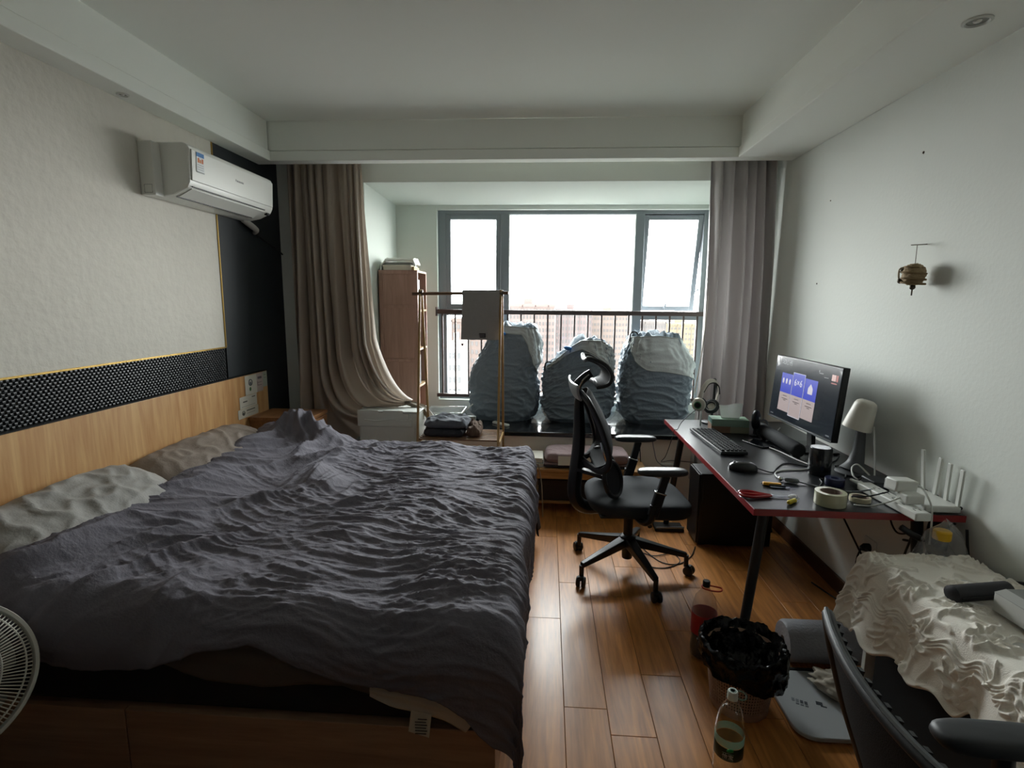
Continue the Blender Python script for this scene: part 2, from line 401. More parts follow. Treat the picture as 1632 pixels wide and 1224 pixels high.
wf = struct('wall_front', (0, YW, 0))
BX0, BX1, BZ = -1.35, 1.42, 2.345                                   # bay opening
BY = 4.80                                                           # bay back wall
MB().box(XL-.1, BX0-.002, YW, YW+.12, 0, ZC).build('wall_pier', m_ceil, wf, smooth=False)  # piers and lintel take the lighter ceiling white to brighten their shaded faces
MB().box(BX1+.002, XR+.1, YW, YW+.12, 0, ZC).build('wall_pier', m_ceil, wf, smooth=False)
MB().box(BX0-.002, BX1+.002, YW, YW+.12, BZ+.003, ZC).build('lintel', m_ceil, wf, smooth=False)
MB().box(BX0-.1, BX1+.1, YW, 4.1, 0, .485).build('sill_wall', m_under, wf, smooth=False)
g = MB(); g.box(BX0-.1, BX0, YW+.002, 4.97, .3, 2.45); g.build('bay_side', m_bay, wf, smooth=False)
g = MB(); g.box(BX1, BX1+.1, YW+.002, 4.97, .3, 2.45); g.build('bay_side', m_bay, wf, smooth=False)
g = MB(); g.add([(BX0-.1, YW+.002, BZ), (BX1+.1, YW+.002, BZ), (BX1+.1, 4.97, 2.322), (BX0-.1, 4.97, 2.322), (BX0-.1, YW+.002, 2.5), (BX1+.1, YW+.002, 2.5), (BX1+.1, 4.97, 2.5), (BX0-.1, 4.97, 2.5)],
                [(0, 1, 2, 3), (7, 6, 5, 4), (0, 4, 5, 1), (2, 6, 7, 3), (1, 5, 6, 2), (3, 7, 4, 0)])
g.build('bay_ceiling', m_bay, wf, smooth=False)
OX0, OX1, OZ0, OZ1 = -.985, 1.385, .60, 2.290                       # window opening in the bay's back wall
MB().box(BX0-.1, OX0, BY, 4.97, .3, 2.45).build('bay_wall', m_bay, wf, smooth=False)
MB().box(OX1, BX1+.1, BY, 4.97, .3, 2.45).build('bay_wall', m_bay, wf, smooth=False)
MB().box(OX0, OX1, BY, 4.97, OZ1, 2.45).build('bay_wall', m_bay, wf, smooth=False)
MB().box(OX0, OX1, BY, 4.97, .3, OZ0).build('bay_wall', m_bay, wf, smooth=False)
m_gran = mat('dark_granite', '#1b1d20', .12, vary=(120, .5), coat=.3)
MB().box(BX0-.02, BX1+.02, 3.945, BY, .485, .52).build('sill', m_gran, wf, bevel=.006, label='polished dark granite sill')

# ------------------------------------------------------------------ window
m_alu = mat('window_aluminium', '#7f868b', .45, metal=.2)
m_bead = mat('window_bead', '#c9ccc9', .4)
m_glass = clear('window_glass', (.96, .98, .975), .8)
wn = struct('window_1', (.2, 4.88, OZ0))
FY0, FY1 = 4.855, 4.935
def fbox(*a, name='frame_bar', m=None): return MB().box(*a).build(name, m or m_alu, wn, bevel=.003)
fbox(OX0, -.915, FY0, FY1, OZ0, OZ1); fbox(1.335, OX1, FY0, FY1, OZ0, OZ1)
fbox(-.915, 1.335, FY0, FY1, 2.258, OZ1); fbox(-.915, 1.335, FY0, FY1, OZ0, .655)
fbox(-.425, -.352, FY0-.01, FY1, .655, 2.258); fbox(.757, .83, FY0-.01, FY1, .655, 2.258)
fbox(-.915, -.425, FY0, FY1, 1.37, 1.43); fbox(.83, 1.335, FY0, FY1, 1.35, 1.41)
fbox(-.352, -.343, FY0-.012, FY1-.02, .655, 2.258, name='glazing_bead', m=m_bead); fbox(.748, .757, FY0-.012, FY1-.02, .655, 2.258, name='glazing_bead', m=m_bead)
def sash(x0, x1, z0, z1, M=None, w=.042):
    s = MB(M); s.box(x0, x0+w, 4.86, 4.92, z0, z1); s.box(x1-w, x1, 4.86, 4.92, z0, z1); s.box(x0+w, x1-w, 4.86, 4.92, z1-w, z1); s.box(x0+w, x1-w, 4.86, 4.92, z0, z0+w)
    o = s.build('sash', m_alu, wn, bevel=.003)
    MB(M).box(x0+w, x1-w, 4.888, 4.894, z0+w, z1-w).build('pane', m_glass, o)
    return o
sash(-.915, -.425, 1.43, 2.258)
tilt = Matrix.Translation((0, 4.89, 2.25)) @ Matrix.Rotation(.20, 4, 'X') @ Matrix.Translation((0, -4.89, -2.25))
so = sash(.832, 1.333, 1.415, 2.255, tilt)
h = MB(tilt); h.box(1.05, 1.09, 4.845, 4.86, 1.425, 1.445); h.obox((1.07, 4.838, 1.455), (.014, .012, .06)); h.build('sash_handle', m_alu, so, bevel=.002)
h = MB(); h.bar((1.325, 4.9, 1.62), (1.325, 5.04, 1.55), .012, .006); h.bar((.84, 4.9, 1.62), (.84, 5.04, 1.55), .012, .006); h.build('stay_arm', mat('steel', '#9a9d9c', .35, metal=1), wn)
for x0, x1, z0, z1 in ((-.343, .748, .655, 2.258), (-.915, -.425, .655, 1.37), (.83, 1.335, .655, 1.35)):
    MB().box(x0, x1, 4.888, 4.894, z0, z1).build('pane', m_glass, wn)
MB().tube([(-.66, 4.99, 2.22), (-.655, 4.99, 2.08), (-.66, 4.99, 1.95), (-.65, 4.99, 1.86)], .003, 5, smooth=5).build('loose_cord', mat('grey_cord', '#b9b5b5', .8), wn, label='thin grey cord hanging outside the glass')

m_rail = mat('railing_paint', '#3a2c27', .45)
rl = thing('window_railing', 'dark brown metal safety railing with thin upright bars inside the window', 'railing', (.2, 4.75, .6))
MB().box(OX0-.005, OX1+.005, 4.73, 4.77, 1.385, 1.425).build('top_rail', m_rail, rl, bevel=.004)
MB().box(OX0-.005, OX1+.005, 4.735, 4.765, .635, .665).build('bottom_rail', m_rail, rl, bevel=.003)
for x in (OX0-.004, OX1-.006): MB().box(x, x+.012, 4.715, 4.785, 1.365, 1.445).build('wall_bracket', m_rail, rl, bevel=.002)
bal = MB().box(-.007, .007, 4.743, 4.757, .665, 1.385)
first = None
for k in range(20):
    x = -.935+.1175*k
    if x > 1.37: break
    if not first:
        first = MB(Matrix.Translation((x, 0, 0))).box(-.007, .007, 4.743, 4.757, .665, 1.385).build('baluster', m_rail, rl, smooth=False); x0 = x
    else:
        o = first.copy(); COL.objects.link(o); o.parent = rl; o.location.x = x-x0

# downlights
dm = mat('downlight_ring', '#d4d6d0', .4); dg = mat('downlight_glass', '#8f918c', .15)
def downlight(x, y, z, r, label):
    t = thing('downlight', label, 'ceiling light', (x, y, z), 0)
    MB().lathe([(r*.72, -.001), (r*.8, -.007), (r, -.004), (r, 0), (r*.72, 0), (r*.72, -.001)], (x, y, z), 28).build('trim_ring', dm, t)
    MB().lathe([(0, -.0008), (r*.73, -.0008), (r*.73, 0), (0, 0)], (x, y, z), 24).build('reflector', dg, t)
    MB().ball((x, y, z-.001), (r*.3, r*.3, .006), 12, 6).build('lamp', mat('lamp_glass', '#e5e5e0', .1), t)
downlight(1.375, 1.985, ZS, .042, 'round recessed downlight in the right ceiling beam')
downlight(-1.94, 2.47, ZS, .026, 'small recessed downlight in the left ceiling beam above the air conditioner')

# ------------------------------------------------------------------ the city outside
def facade(name, label, x0, x1, y, dep, ztop, zbot, wallc, winc, nx, nz, fx=.62, fz=.5, group='apartment blocks beyond the window', bands=0, turn=0):
    t = thing(name, label, 'building', ((x0+x1)/2, y+dep/2, zbot), turn, group)
    M = Matrix.Translation(((x0+x1)/2, y+dep/2, 0)) @ Matrix.Rotation(turn, 4, 'Z') @ Matrix.Translation((-(x0+x1)/2, -(y+dep/2), 0))
    mwll = mat('far_wall_'+wallc, wallc, .9, vary=(.05, .06)); mwin = mat('far_glass_'+winc, winc, .5)
    b = MB(M).box(x0, x1, y, y+dep, zbot, ztop); b.build('wall', mwll, t, smooth=False)
    p = MB(M).box(x0-.3, x1+.3, y-.3, y+dep+.3, ztop-.8, ztop+.6); p.box(x0+(x1-x0)*.3, x0+(x1-x0)*.5, y+dep*.3, y+dep*.6, ztop, ztop+3); p.build('parapet', mwll, t, smooth=False)
    w = MB(M); dx = (x1-x0)/nx; dz = 3.0
    for i in range(nx):
        for k in range(nz):
            zc = ztop-2.4-dz*k
            if zc < zbot+1: break
            cx = x0+dx*(i+.5); a = dx*fx/2
            w.box(cx-a, cx+a, y-.12, y+.05, zc-dz*fz/2, zc+dz*fz/2)
    w.build('window', mwin, t, smooth=False, kind='stuff')
    s = MB(M)
    for i in range(0, nx+1, 4):
        s.box(x0+dx*i-.15, x0+dx*i+.15, y-.3, y, zbot, ztop)
    s.build('pilaster', mwll, t, smooth=False, kind='stuff')
    return t
GZ = -80
facade('apartment_block', 'wide pinkish apartment slab with dense window grid, tallest on the skyline left of centre', -17.5, 3.5, 250, 14, -.2, GZ, '#423835', '#161312', 14, 26, .55, .55, None)
facade('apartment_block', 'grey-pink apartment slab just right of the tallest one', 4.2, 21, 255, 14, -2.6, GZ, '#3e3534', '#151312', 12, 25, .5, .6, None)
facade('apartment_block', 'pale apartment slab with lower roofline left of the right mullion', 22, 44, 275, 14, -4.3, GZ, '#433a35', '#181514', 14, 24, .6, .45, None)
facade('apartment_block', 'yellowish apartment block seen behind the right window pane', 66, 90, 310, 15, -10.5, GZ, '#473f31', '#191713', 12, 24, .6, .4, None)
facade('apartment_block', 'grey block seen low beside the right mullion', 46, 62, 285, 14, -8.6, GZ, '#3b3735', '#151414', 12, 24, .5, .5, None)
facade('apartment_block', 'long pale housing slab on the hazy horizon', -75, 10, 480, 14, -6, GZ, '#4b4341', '#1e1b1a', 30, 20, .5, .45, None)
facade('apartment_block', 'hazy far housing slab right of centre', 20, 150, 520, 14, -8.5, GZ, '#4c4542', '#1e1c1b', 36, 18, .5, .45, None)
facade('apartment_block', 'slim white and grey tower low in the left window pane', -24.5, -21.0, 130, 12, -9.5, GZ, '#4f4f4d', '#121416', 3, 24, .7, .5, None)
facade('apartment_block', 'brown-beige apartment block behind the left window pane', -34, -21, 190, 14, -5.2, GZ, '#362d29', '#151212', 8, 24, .5, .5, None)
facade('apartment_block', 'beige apartment block behind the railing left of the tall grey bag', -31, -19.5, 225, 14, -12, GZ, '#3b312d', '#181513', 8, 22, .55, .5, None)
m_grass = mat('city_green', '#293023', .95, vary=(.06, .35)); m_pave = mat('city_ground', '#504d4b', .95, vary=(.03, .2))
gr = struct('ground', (0, 300, GZ)); MB().box(-900, 900, 20, 1500, GZ-1, GZ).build('pavement', m_pave, gr, smooth=False)
MB().box(-40, 10, 60, 180, GZ, GZ+.3).build('lawn', m_grass, gr, smooth=False)
tb = thing('low_building', 'low pale building beside a green lawn seen through the left window', 'building', (-14, 150, GZ)); MB().box(-22, -8, 145, 160, GZ, GZ+16).build('wall', mat('far_wall_pale', '#4e4a47', .9), tb, smooth=False); MB().box(-22.4, -7.6, 144.6, 160.4, GZ+16, GZ+17).build('roof', mat('far_roof', '#454140', .9), tb, smooth=False)

# ------------------------------------------------------------------ bed
m_bedwood = wood('bed_wood', '#9c7a61', '#bb9778', rough=.45, axis=0)
m_head = wood('headboard_oak', '#bb8550', '#dfb47c', rough=.42, axis=2, scale=.75)
m_matt = mat('mattress_cover', '#1c1d20', .8, bump=(300, .0006))
m_duvet = mat('duvet_cotton', '#706d76', .8, bump=(120, .002), vary=(9, .07), spec=.3)
m_lin = mat('blanket_lining', '#5d564f', .8, bump=(140, .001))
m_cream = mat('cream_cloth', '#c9bfae', .85, bump=(90, .001))
m_pilG = mat('pillow_grey', '#9a9894', .75, bump=(120, .0012), sheen=.1)
m_pilB = mat('pillow_taupe', '#85796f', .75, bump=(120, .0012), sheen=.1)
bed = thing('bed', 'wide wooden storage bed with pale oak headboard and dark mattress along the left wall', 'bed', (-1.0, 2.34, 0))
HX = -1.972
g = MB()
bh = MB(); bh.box(XL+.004, HX, 1.1, 3.62, .25, 1.003); bh.build('headboard', m_head, bed, bevel=.003)
MB().box(XL+.004, HX+.001, 1.1, 3.622, 1.003, 1.008).build('headboard_edge', m_rattan_b, bed, smooth=False)
b0, b1 = -1.95, -.13
for xa, xb in ((b0, -1.28), (-1.276, b1)): MB().box(xa, xb, 1.39, 1.41, .0, .245).build('base_panel', m_bedwood, bed, bevel=.002)
MB().box(b1-.02, b1, 1.405, 3.28, 0, .245).build('base_panel', m_bedwood, bed, bevel=.002)
MB().box(b0, b1-.02, 3.26, 3.28, 0, .245).build('base_panel', m_bedwood, bed, bevel=.002)
MB().box(b0, b1-.02, 1.405, 3.26, .2, .243).build('slat_base', m_bedwood, bed)
MB().box(b0, -.125, 1.395, 3.285, .248, .535).build('mattress', m_matt, bed, bevel=.045, seg=4)
# dark fitted sheet corner hanging at the far foot corner
v = np.linspace(0, 1, 16)[:, None]; u = np.linspace(0, 1, 14)[None, :]
Z = .53-.42*v+0*u; Y = 3.02+.25*u+0*v; X = -.105+.075*v+.012*np.sin(u*9+v*3)
MB().surf(G3(X, Y, Z)).build('sheet_corner', mat('sheet_dark', '#2a282b', .8), bed, solid=.004, off=1)
MB().tube([(-.04, 3.22, .50), (-.015, 3.25, .35), (-.005, 3.25, .14)], .0035, 6, smooth=4).build('sheet_strap', mat('strap_beige', '#9b8e79', .8), bed)

def round_edge(d, R=.055):
    a = np.clip(d/R, 0, PI/2); dd = np.maximum(0, d-R*PI/2)
    return R*np.sin(a), R*(1-np.cos(a))+dd
def make_duvet():
    nu, nv = 330, 400
    u = np.linspace(0, 1, nu)[:, None]+np.zeros((1, nv)); v = np.linspace(0, 1, nv)[None, :]+np.zeros((nu, 1))
    EX, EN, EF = -.128, 1.478, 3.235
    yy = EN+(EF-EN)*v
    s0 = np.interp(yy, [1.3, 1.6, 2.2, 2.46, 2.9, 3.3], [-1.80, -1.76, -1.74, -1.72, -1.80, -1.86])+.015*perlin(yy*5, yy*0+.5, 4)
    s = s0+(EX+.36+.02*perlin(yy*4, yy*0, 2)-s0)*u
    Ln = np.interp(s, [-1.8, -1.55, -1.2, -1.0, -.85, -.7, -.6, -.49, -.3, -.21, -.13, .2], [.21, .24, .215, .15, .125, .175, .205, .225, .25, .315, .40, .46])+.012*perlin(s*6, s*0, 5)
    tn = EN-.02-Ln; tf = EF+.14
    # concentrate the rows where the duvet lies on the bed
    t = tn+(tf-tn)*v
    ox, dx = round_edge(np.maximum(0, s-EX)); on, dn = round_edge(np.maximum(0, EN-t), .12); of, df = round_edge(np.maximum(0, t-EF))
    X = np.minimum(s, EX)+ox; Y = np.clip(t, EN, EF)-on+of
    flat = 1-np.clip((dx+df)/.06+dn/.12, 0, 1)
    top = .585+.085*sstep(-1.30, -1.72, X)
    top = top+.125*np.exp(-((X+1.47)/.17)**2-((Y-3.17)/.12)**2)*(1+.5*ridge(X*11, Y*8, 9))
    top = top+.018*perlin(X*2.2, Y*2.2, 1)*flat+.02*np.exp(-((Y-3.16)/.10)**2)*flat
    Z = top-dx-dn-df
    Z = Z-.05*sstep(.035, 0, s-s0)                                   # the folded edge at the head rolls under
    # wrinkles: two fields of anisotropic ridges, blended over the bed
    wx = perlin(X*2.1, Y*2.1, 11); wy = perlin(X*2.1, Y*2.1, 12)
    ss, tt = s+.10*wx, t+.10*wy
    def rr(a, b, sd): return np.maximum(0, ridge(a, b, sd))**2.0
    A = .010*rr(ss*1.5, tt*7.5, 21)+.0085*rr(ss*2.6, tt*16+ss*2, 22)+.0065*rr(ss*5, tt*27-ss*4, 23)+.0032*rr(ss*10, tt*48+ss*6, 24)
    c, q = math.cos(.95), math.sin(.95)
    al, ac = ss*c+tt*q, -ss*q+tt*c
    B = .046*rr(al*.9, ac*3.6, 31)+.022*rr(al*1.7, ac*8.5, 32)+.008*rr(al*3, ac*18, 33)+.002*rr(al*7, ac*36, 34)
    m = sstep(-.70, -1.25, s+.25*wx)
    c3, q3 = math.cos(-.3), math.sin(-.3)
    bl_, bc_ = ss*c3+tt*q3, -ss*q3+tt*c3
    Cc = .009*rr(bl_*1.6, bc_*10, 61)+.005*rr(bl_*3.5, bc_*23, 62)
    crm = .0022*np.maximum(0, ridge(X*11+.6*wx, Y*19+.6*wy, 63))**3+.0012*np.maximum(0, ridge(X*26, Y*36, 64))**3
    k3 = sstep(-.15, .35, perlin(X*2.3+5, Y*2.3, 65))
    wr = (A*(1-m)+B*m)*(1-.65*k3)+Cc*k3*(1+.4*m)+crm
    wr = wr*(.25+.75*sstep(.0, .09, s-s0))
    wr = wr*(1.1+.7*perlin(X*3, Y*3, 41))
    wr = np.maximum(wr, 0)
    side = np.clip(dx/.06, 0, 1); near = np.clip(dn/.12, 0, 1)
    edge = .008*rr(ss*3, tt*17, 51)*np.exp(-((s-EX)/.16)**2)
    wr = wr+edge
    Z = Z+wr*flat; X = X+(wr*1.3+.018*perlin(tt*3.2, s*2, 52))*side; Y = Y-(wr*.7+.008*(1+perlin(ss*3, t*2, 53)))*near
    # the near foot corner hangs out and down a little
    return MB().surf(G3(X, Y, Z)).build('duvet', m_duvet, None, solid=.008, off=-1, ang=180)
dv = tag(make_duvet(), 'crumpled dark charcoal duvet spread over the bed', 'duvet')

# grey-brown blanket between duvet and mattress, with the cream corner and care label
def hem_strip(xs, z_low, y, nm, m, parent=None, amp=.006, ztop=.545):
    nu, nv = 90, 18
    X = np.linspace(xs[0], xs[-1], nu)[:, None]+np.zeros((1, nv)); v = np.linspace(0, 1, nv)[None, :]+np.zeros((nu, 1))
    zl = np.interp(X, xs, z_low)
    Z = ztop+(zl-ztop)*v; Y = y-.012*np.sin(v*PI*.5)+amp*perlin(X*7, v*2, 3)+amp*.6*perlin(X*15, v*4, 8)
    return MB().surf(G3(X, Y, Z)).build(nm, m, parent, solid=.006, off=1)
bl = thing('blanket', 'grey-brown thin blanket peeking out under the duvet on the near side of the bed', 'blanket', (-.85, 1.37, .3))
hem_strip([-1.18, -1.09, -1.0, -.9, -.83, -.76, -.68, -.58, -.49], [.43, .405, .37, .36, .355, .362, .378, .375, .35], 1.392, 'panel', m_lin, bl)
hem_strip([-.50, -.44, -.38, -.33, -.28, -.24, -.215, -.20], [.35, .325, .312, .298, .283, .262, .252, .275], 1.388, 'cream_edge', m_cream, bl, .007, .40).__setitem__('label', 'cream crumpled edge of the blanket')
lb = MB().plate([(-.375, 1.372, .318), (-.315, 1.372, .305), (-.322, 1.367, .235), (-.383, 1.367, .252)], (0, -.001, 0)).build('care_label', mat('label_cloth', '#cfc8b6', .8), bl, label='cream care label hanging from the blanket')
g = MB()
for i in range(6):
    z = .296-.0095*i; g.box(-.366+(.012 if i == 0 else .003), -.327-.003*(i % 2), 1.3640, 1.3655, z-.0018, z+.0008)
g.build('print', mat('label_ink', '#4d4a44', .8), lb, smooth=False)

def pillow(name, m, c, r, e, seed, label, group='pillows against the headboard'):
    return tag(soft(c, r[0], r[1], r[2], r[2]*.6, e, .13, seed, p=3.2).build(name, m, None, ang=180), label, 'pillow', group)
pillow('pillow', m_pilG, (-1.80, 1.86, .655), (.185, .42, .10), (0, .38, .02), 3, 'light grey pillow at the near end of the headboard', None)
pillow('pillow', m_pilB, (-1.81, 2.72, .645), (.175, .46, .09), (0, .36, -.02), 5, 'taupe pillow half covered by the duvet, farther along the headboard', None)
ns = thing('nightstand', 'low oak nightstand in the corner between bed and left wall', 'nightstand', (-1.77, 3.5, 0))
nw = wood('nightstand_oak', '#8d6140', '#b07f55', rough=.35, axis=1)
MB().box(HX+.003, -1.56, 3.35, 3.66, .70, .722).build('top', nw, ns, bevel=.002)
MB().box(HX+.003, -1.575, 3.355, 3.655, 0, .70).build('body', nw, ns, bevel=.002)
for z0, z1 in ((.05, .36), (.37, .69)):
    d = MB().box(-1.575, -1.562, 3.36, 3.65, z0, z1).build('drawer', nw, ns, bevel=.002); MB().box(-1.562, -1.55, 3.46, 3.55, z1-.06, z1-.045).build('handle', m_alu, d, bevel=.002)

# sheets of paper stuck on the end of the headboard
def paper(y0, y1, z0, z1, col, label, marks, dz=.0):
    P = [(HX+.002, y0, z0), (HX+.002, y1, z0+dz), (HX+.002, y1, z1+dz), (HX+.002, y0, z1)]
    t = thing('paper_sheet', label, 'paper', (HX, (y0+y1)/2, z0), 0, 'papers stuck on the headboard')
    MB().plate(P, (.0012, 0, 0)).build('sheet', mat('paper_'+col, col, .8), t, smooth=False)
    for kind, a, b, w, h, c in marks:
        k = MB(); x = HX+.0036; cy, cz = y0+(y1-y0)*a, z0+(z1-z0)*b
        if kind == 'o': k.torus((x, cy, cz), w, .003, 20, 6, (0, PI/2, 0))
        elif kind == 'd': k.ball((x-.0006, cy, cz), (.0012, w, h), 10, 6)
        else: k.box(x-.0006, x, cy-w/2, cy+w/2, cz-h/2, cz+h/2)
        k.build('print', mat('ink_'+c, c, .8), t, smooth=False)
paper(3.335, 3.475, .870, .998, '#c9c4b8', 'white sheet with a round grey figure and green spot on the headboard', [('o', .45, .62, .02, 0, '#5b5f66'), ('d', .45, .58, .010, .012, '#5b5f66'), ('d', .42, .28, .012, .014, '#4d7a4b')])
paper(3.475, 3.555, .872, .999, '#b9a9a4', 'pinkish sheet with small lettering beside the white sheet on the headboard', [('b', .5, .75, .05, .016, '#6f6468'), ('b', .5, .5, .045, .003, '#6f6468'), ('b', .5, .35, .045, .003, '#6f6468'), ('b', .15, .45, .005, .03, '#6f6468')])
paper(3.555, 3.612, .895, 1.0, '#a9b0a2', 'pale green sheet at the far end of the headboard top', [('b', .5, .8, .03, .004, '#7b8577'), ('b', .5, .6, .03, .003, '#7b8577')])
paper(3.26, 3.465, .79, .868, '#c4beb2', 'wide white sheet with short dark lines under the upper papers', [('b', .3, .55, .05, .008, '#55524d'), ('b', .8, .8, .04, .006, '#55524d'), ('b', .5, .15, .16, .0025, '#8a857c')])
paper(3.235, 3.475, .728, .788, '#bfb9ab', 'lowest white sheet with a dark dot just above the nightstand', [('o', .25, .55, .014, 0, '#76736c'), ('d', .25, .5, .007, .008, '#2f2e2c'), ('b', .62, .72, .10, .007, '#5f5b54'), ('b', .62, .4, .1, .003, '#8a857c')])

# ------------------------------------------------------------------ air conditioner
m_ac = mat('ac_plastic', '#e3e4de', .35, coat=.2); m_slot = mat('ac_slot', '#2b2c2c', .5)
ac = thing('air_conditioner', 'white wall-mounted split air conditioner above the headboard', 'air conditioner', (XL, 3.05, 2.0))
prof = [(XL+.004, 2.262), (XL+.19, 2.262), (XL+.215, 2.250), (XL+.222, 2.23), (XL+.215, 2.075), (XL+.20, 2.045), (XL+.13, 2.012), (XL+.06, 2.0), (XL+.004, 2.0)]
n = len(prof); A0, A1 = 2.66, 3.475
MB().add([(x, y, z) for y in (A0, A1) for x, z in prof], [tuple(range(n)), tuple(range(n, 2*n))[::-1]]+[(i, (i+1) % n, n+(i+1) % n, n+i) for i in range(n)]).build('casing', m_ac, ac, bevel=.006, seg=2, ang=30)
MB().plate([(XL+.2235, A0+.012, 2.232), (XL+.2235, A1-.012, 2.232), (XL+.2165, A1-.012, 2.083), (XL+.2165, A0+.012, 2.083)], (.006, 0, 0)).build('front_panel', m_ac, ac, bevel=.003)
MB().plate([(XL+.203, A0+.03, 2.047), (XL+.203, A1-.10, 2.047), (XL+.132, A1-.10, 2.011), (XL+.132, A0+.03, 2.011)], (.001, 0, -.004)).build('air_louver', m_ac, ac, bevel=.001)
g = MB(); g.box(XL+.2065, XL+.2135, A0+.025, A1-.095, 2.052, 2.057); g.box(XL+.122, XL+.128, A0+.025, A1-.1, 2.004, 2.0085); g.build('air_slot', m_slot, ac, smooth=False)
MB().box(XL+.185, XL+.206, A1-.055, A1-.028, 2.030, 2.045).build('display_window', m_slot, ac, bevel=.002)
MB().box(XL+.0, XL+.075, A0-.055, A0+.004, 2.0, 2.255).build('end_cover', m_ac, ac, bevel=.004)
q = MB(); y = A0-.0555
q.tube([(XL+.02, y, 2.012), (XL+.02, y, 2.05), (XL+.06, y, 2.05), (XL+.06, y, 2.012)], .0012, 5, closed=True); q.build('knockout', mat('grey_line', '#6c6f6c', .6), ac)
st = MB().plate([(XL+.2305, 2.705, 2.226), (XL+.2305, 2.765, 2.226), (XL+.2270, 2.765, 2.13), (XL+.2270, 2.705, 2.13)], (.001, 0, 0)).build('energy_sticker', mat('sticker_white', '#d7dada', .5), ac, label='white energy sticker with blue head and orange bars')
def stq(y0, y1, z0, z1, c): return MB().plate([(XL+.2271+(z-2.13)*.0365+.0012, y, z) for y, z in ((y0, z1), (y1, z1), (y1, z0), (y0, z0))], (.0005, 0, 0)).build('print', mat('ink_'+c, c, .6), st, smooth=False)
stq(2.705, 2.765, 2.206, 2.226, '#3f78b5')
for i, c in enumerate(('#c96f3a', '#d08a4f', '#c96f3a')): stq(2.714+.016*i, 2.726+.016*i, 2.178, 2.200-.006*(i % 2), c)
for i in range(3): stq(2.712, 2.758, 2.166-.011*i, 2.168-.011*i, '#8f9494')
stq(2.705, 2.765, 2.131, 2.134, '#6c7074')
text('Panasonic', .021, frame((XL+.2265, 3.09, 2.163), (0, 1, 0), (-.045, 0, 1)), mat('ink_grey', '#7d7f7f', .5), ac, 'logo')
MB().tube([(XL+.03, 3.44, 2.005), (XL+.05, 3.50, 1.975), (XL+.05, 3.56, 1.955), (XL+.02, 3.585, 1.94)], [.018, .02, .017, .014], 10, smooth=4).build('pipe_sleeve', mat('pipe_wrap', '#a8a49d', .6), ac, label='pale wrapped drain pipe')
MB().tube([(XL+.02, 3.58, 1.94), (XL+.03, 3.7, 1.90), (XL+.02, 3.85, 1.87), (XL+.02, 3.96, 1.83)], .006, 6, smooth=4).build('drain_hose', mat('black_rubber', '#15171a', .6), ac)

# ------------------------------------------------------------------ curtains
m_curL = mat('curtain_satin', '#bcae9f', .34, sheen=.3, transl=.25, bump=(400, .0003), spec=.8)
m_curR = mat('curtain_satin_cool', '#aaa4a3', .45, sheen=.25, transl=.12, bump=(400, .0003), spec=.6)
def make_curtain_left():
    nu, nv = 260, 110
    u = np.linspace(0, 1, nu)[:, None]+np.zeros((1, nv)); v = np.linspace(0, 1, nv)[None, :]+np.zeros((nu, 1))
    ph = 8.5*(u+.085*perlin(u*4, v*.5, 2)+.035*np.sin(u*7+v))
    x0 = -1.86+.545*u
    # straight part down to zk, then the cloth is swept to the right and tucked on the box
    zk = np.interp(u, [0, .3, .55, 1], [.9, .98, 1.1, 1.22])
    sw = sstep(.22, .36, u)
    zc = np.interp(u, [.25, .4, .6, .8, 1], [.40, .47, .60, .72, .80]); P = G3(-1.04+.05*u, 3.86-.035*(1-u), .735+.035*u+.0*v)
    TX, TZ = -1.04+.05*u, .733+.05*(u-.3)
    a = np.clip(v/.55, 0, 1); b = np.clip((v-.55)/.45, 0, 1)
    xs = x0+.055*u*a**1.5+.01*(1-u)*a; zs = 2.50+(zk-2.50)*a
    xk = x0+.055*u+.01*(1-u)
    cx = xk+.10*(u-.2)+.02; cz = zc
    bx = (1-b)**2*xk+2*b*(1-b)*cx+b*b*TX; bz = (1-b)**2*zk+2*b*(1-b)*cz+b*b*TZ
    gx = xk+.10*b*u; gz = zk+(.30-zk)*b
    BX = gx*(1-sw)+bx*sw; BZ = gz*(1-sw)+bz*sw
    X = np.where(v < .55, xs, BX); Z = np.where(v < .55, zs, BZ)
    amp = (.050+.020*np.sin(u*23)+.02*perlin(u*6, v*1.2, 5))*(.6+.7*a)*(1-.80*b*sw)
    Y = 3.865+amp*np.sin(ph*2*PI)+.012*perlin(u*30, v*3, 6)*(1-b*sw)
    X = X+.014*np.cos(ph*2*PI+.6)*(1-b*sw)
    Y = Y-.03*b*sw*(1-u)-.05*np.sin(PI*b)*sw*(1-u)
    # pleat relief survives in the sweep as shallow radiating folds
    Z = Z+.020*np.sin(ph*2*PI*.8)*sw*np.sin(PI*b)
    Z = np.where((X > -1.36) & (v > .55), np.maximum(Z, .724+.006*np.sin(ph*9)), Z)
    return MB().surf(G3(X, Y, Z)).build('panel', m_curL, cuL, ang=180)
cuL = thing('curtain', 'grey-brown satin curtain left of the window, its hem swept over the white box', 'curtain', (-1.5, 3.86, .3))
make_curtain_left()
tail = MB()
uu = np.linspace(0, 1, 20)[:, None]; aa = np.linspace(0, 2*PI, 18, endpoint=False)[None, :]
cxp = np.interp(uu, [0, .3, .65, 1], [-1.05, -.98, -.90, -.845]); czp = np.interp(uu, [0, .3, .65, 1], [.745, .73, .690, .605]); rad = np.interp(uu, [0, .25, .6, 1], [.012, .018, .028, .034])
tail.surf(G3(cxp+.3*rad*np.cos(aa), 3.86+.01*uu+rad*np.sin(aa)*(1+.3*np.sin(aa*5)), czp+rad*np.cos(aa)*(1+.25*np.sin(aa*4+1))), cv=True)
tail.build('gathered_hem', mat('curtain_lining', '#8f8577', .6), cuL, label='twisted paler hem end of the curtain')
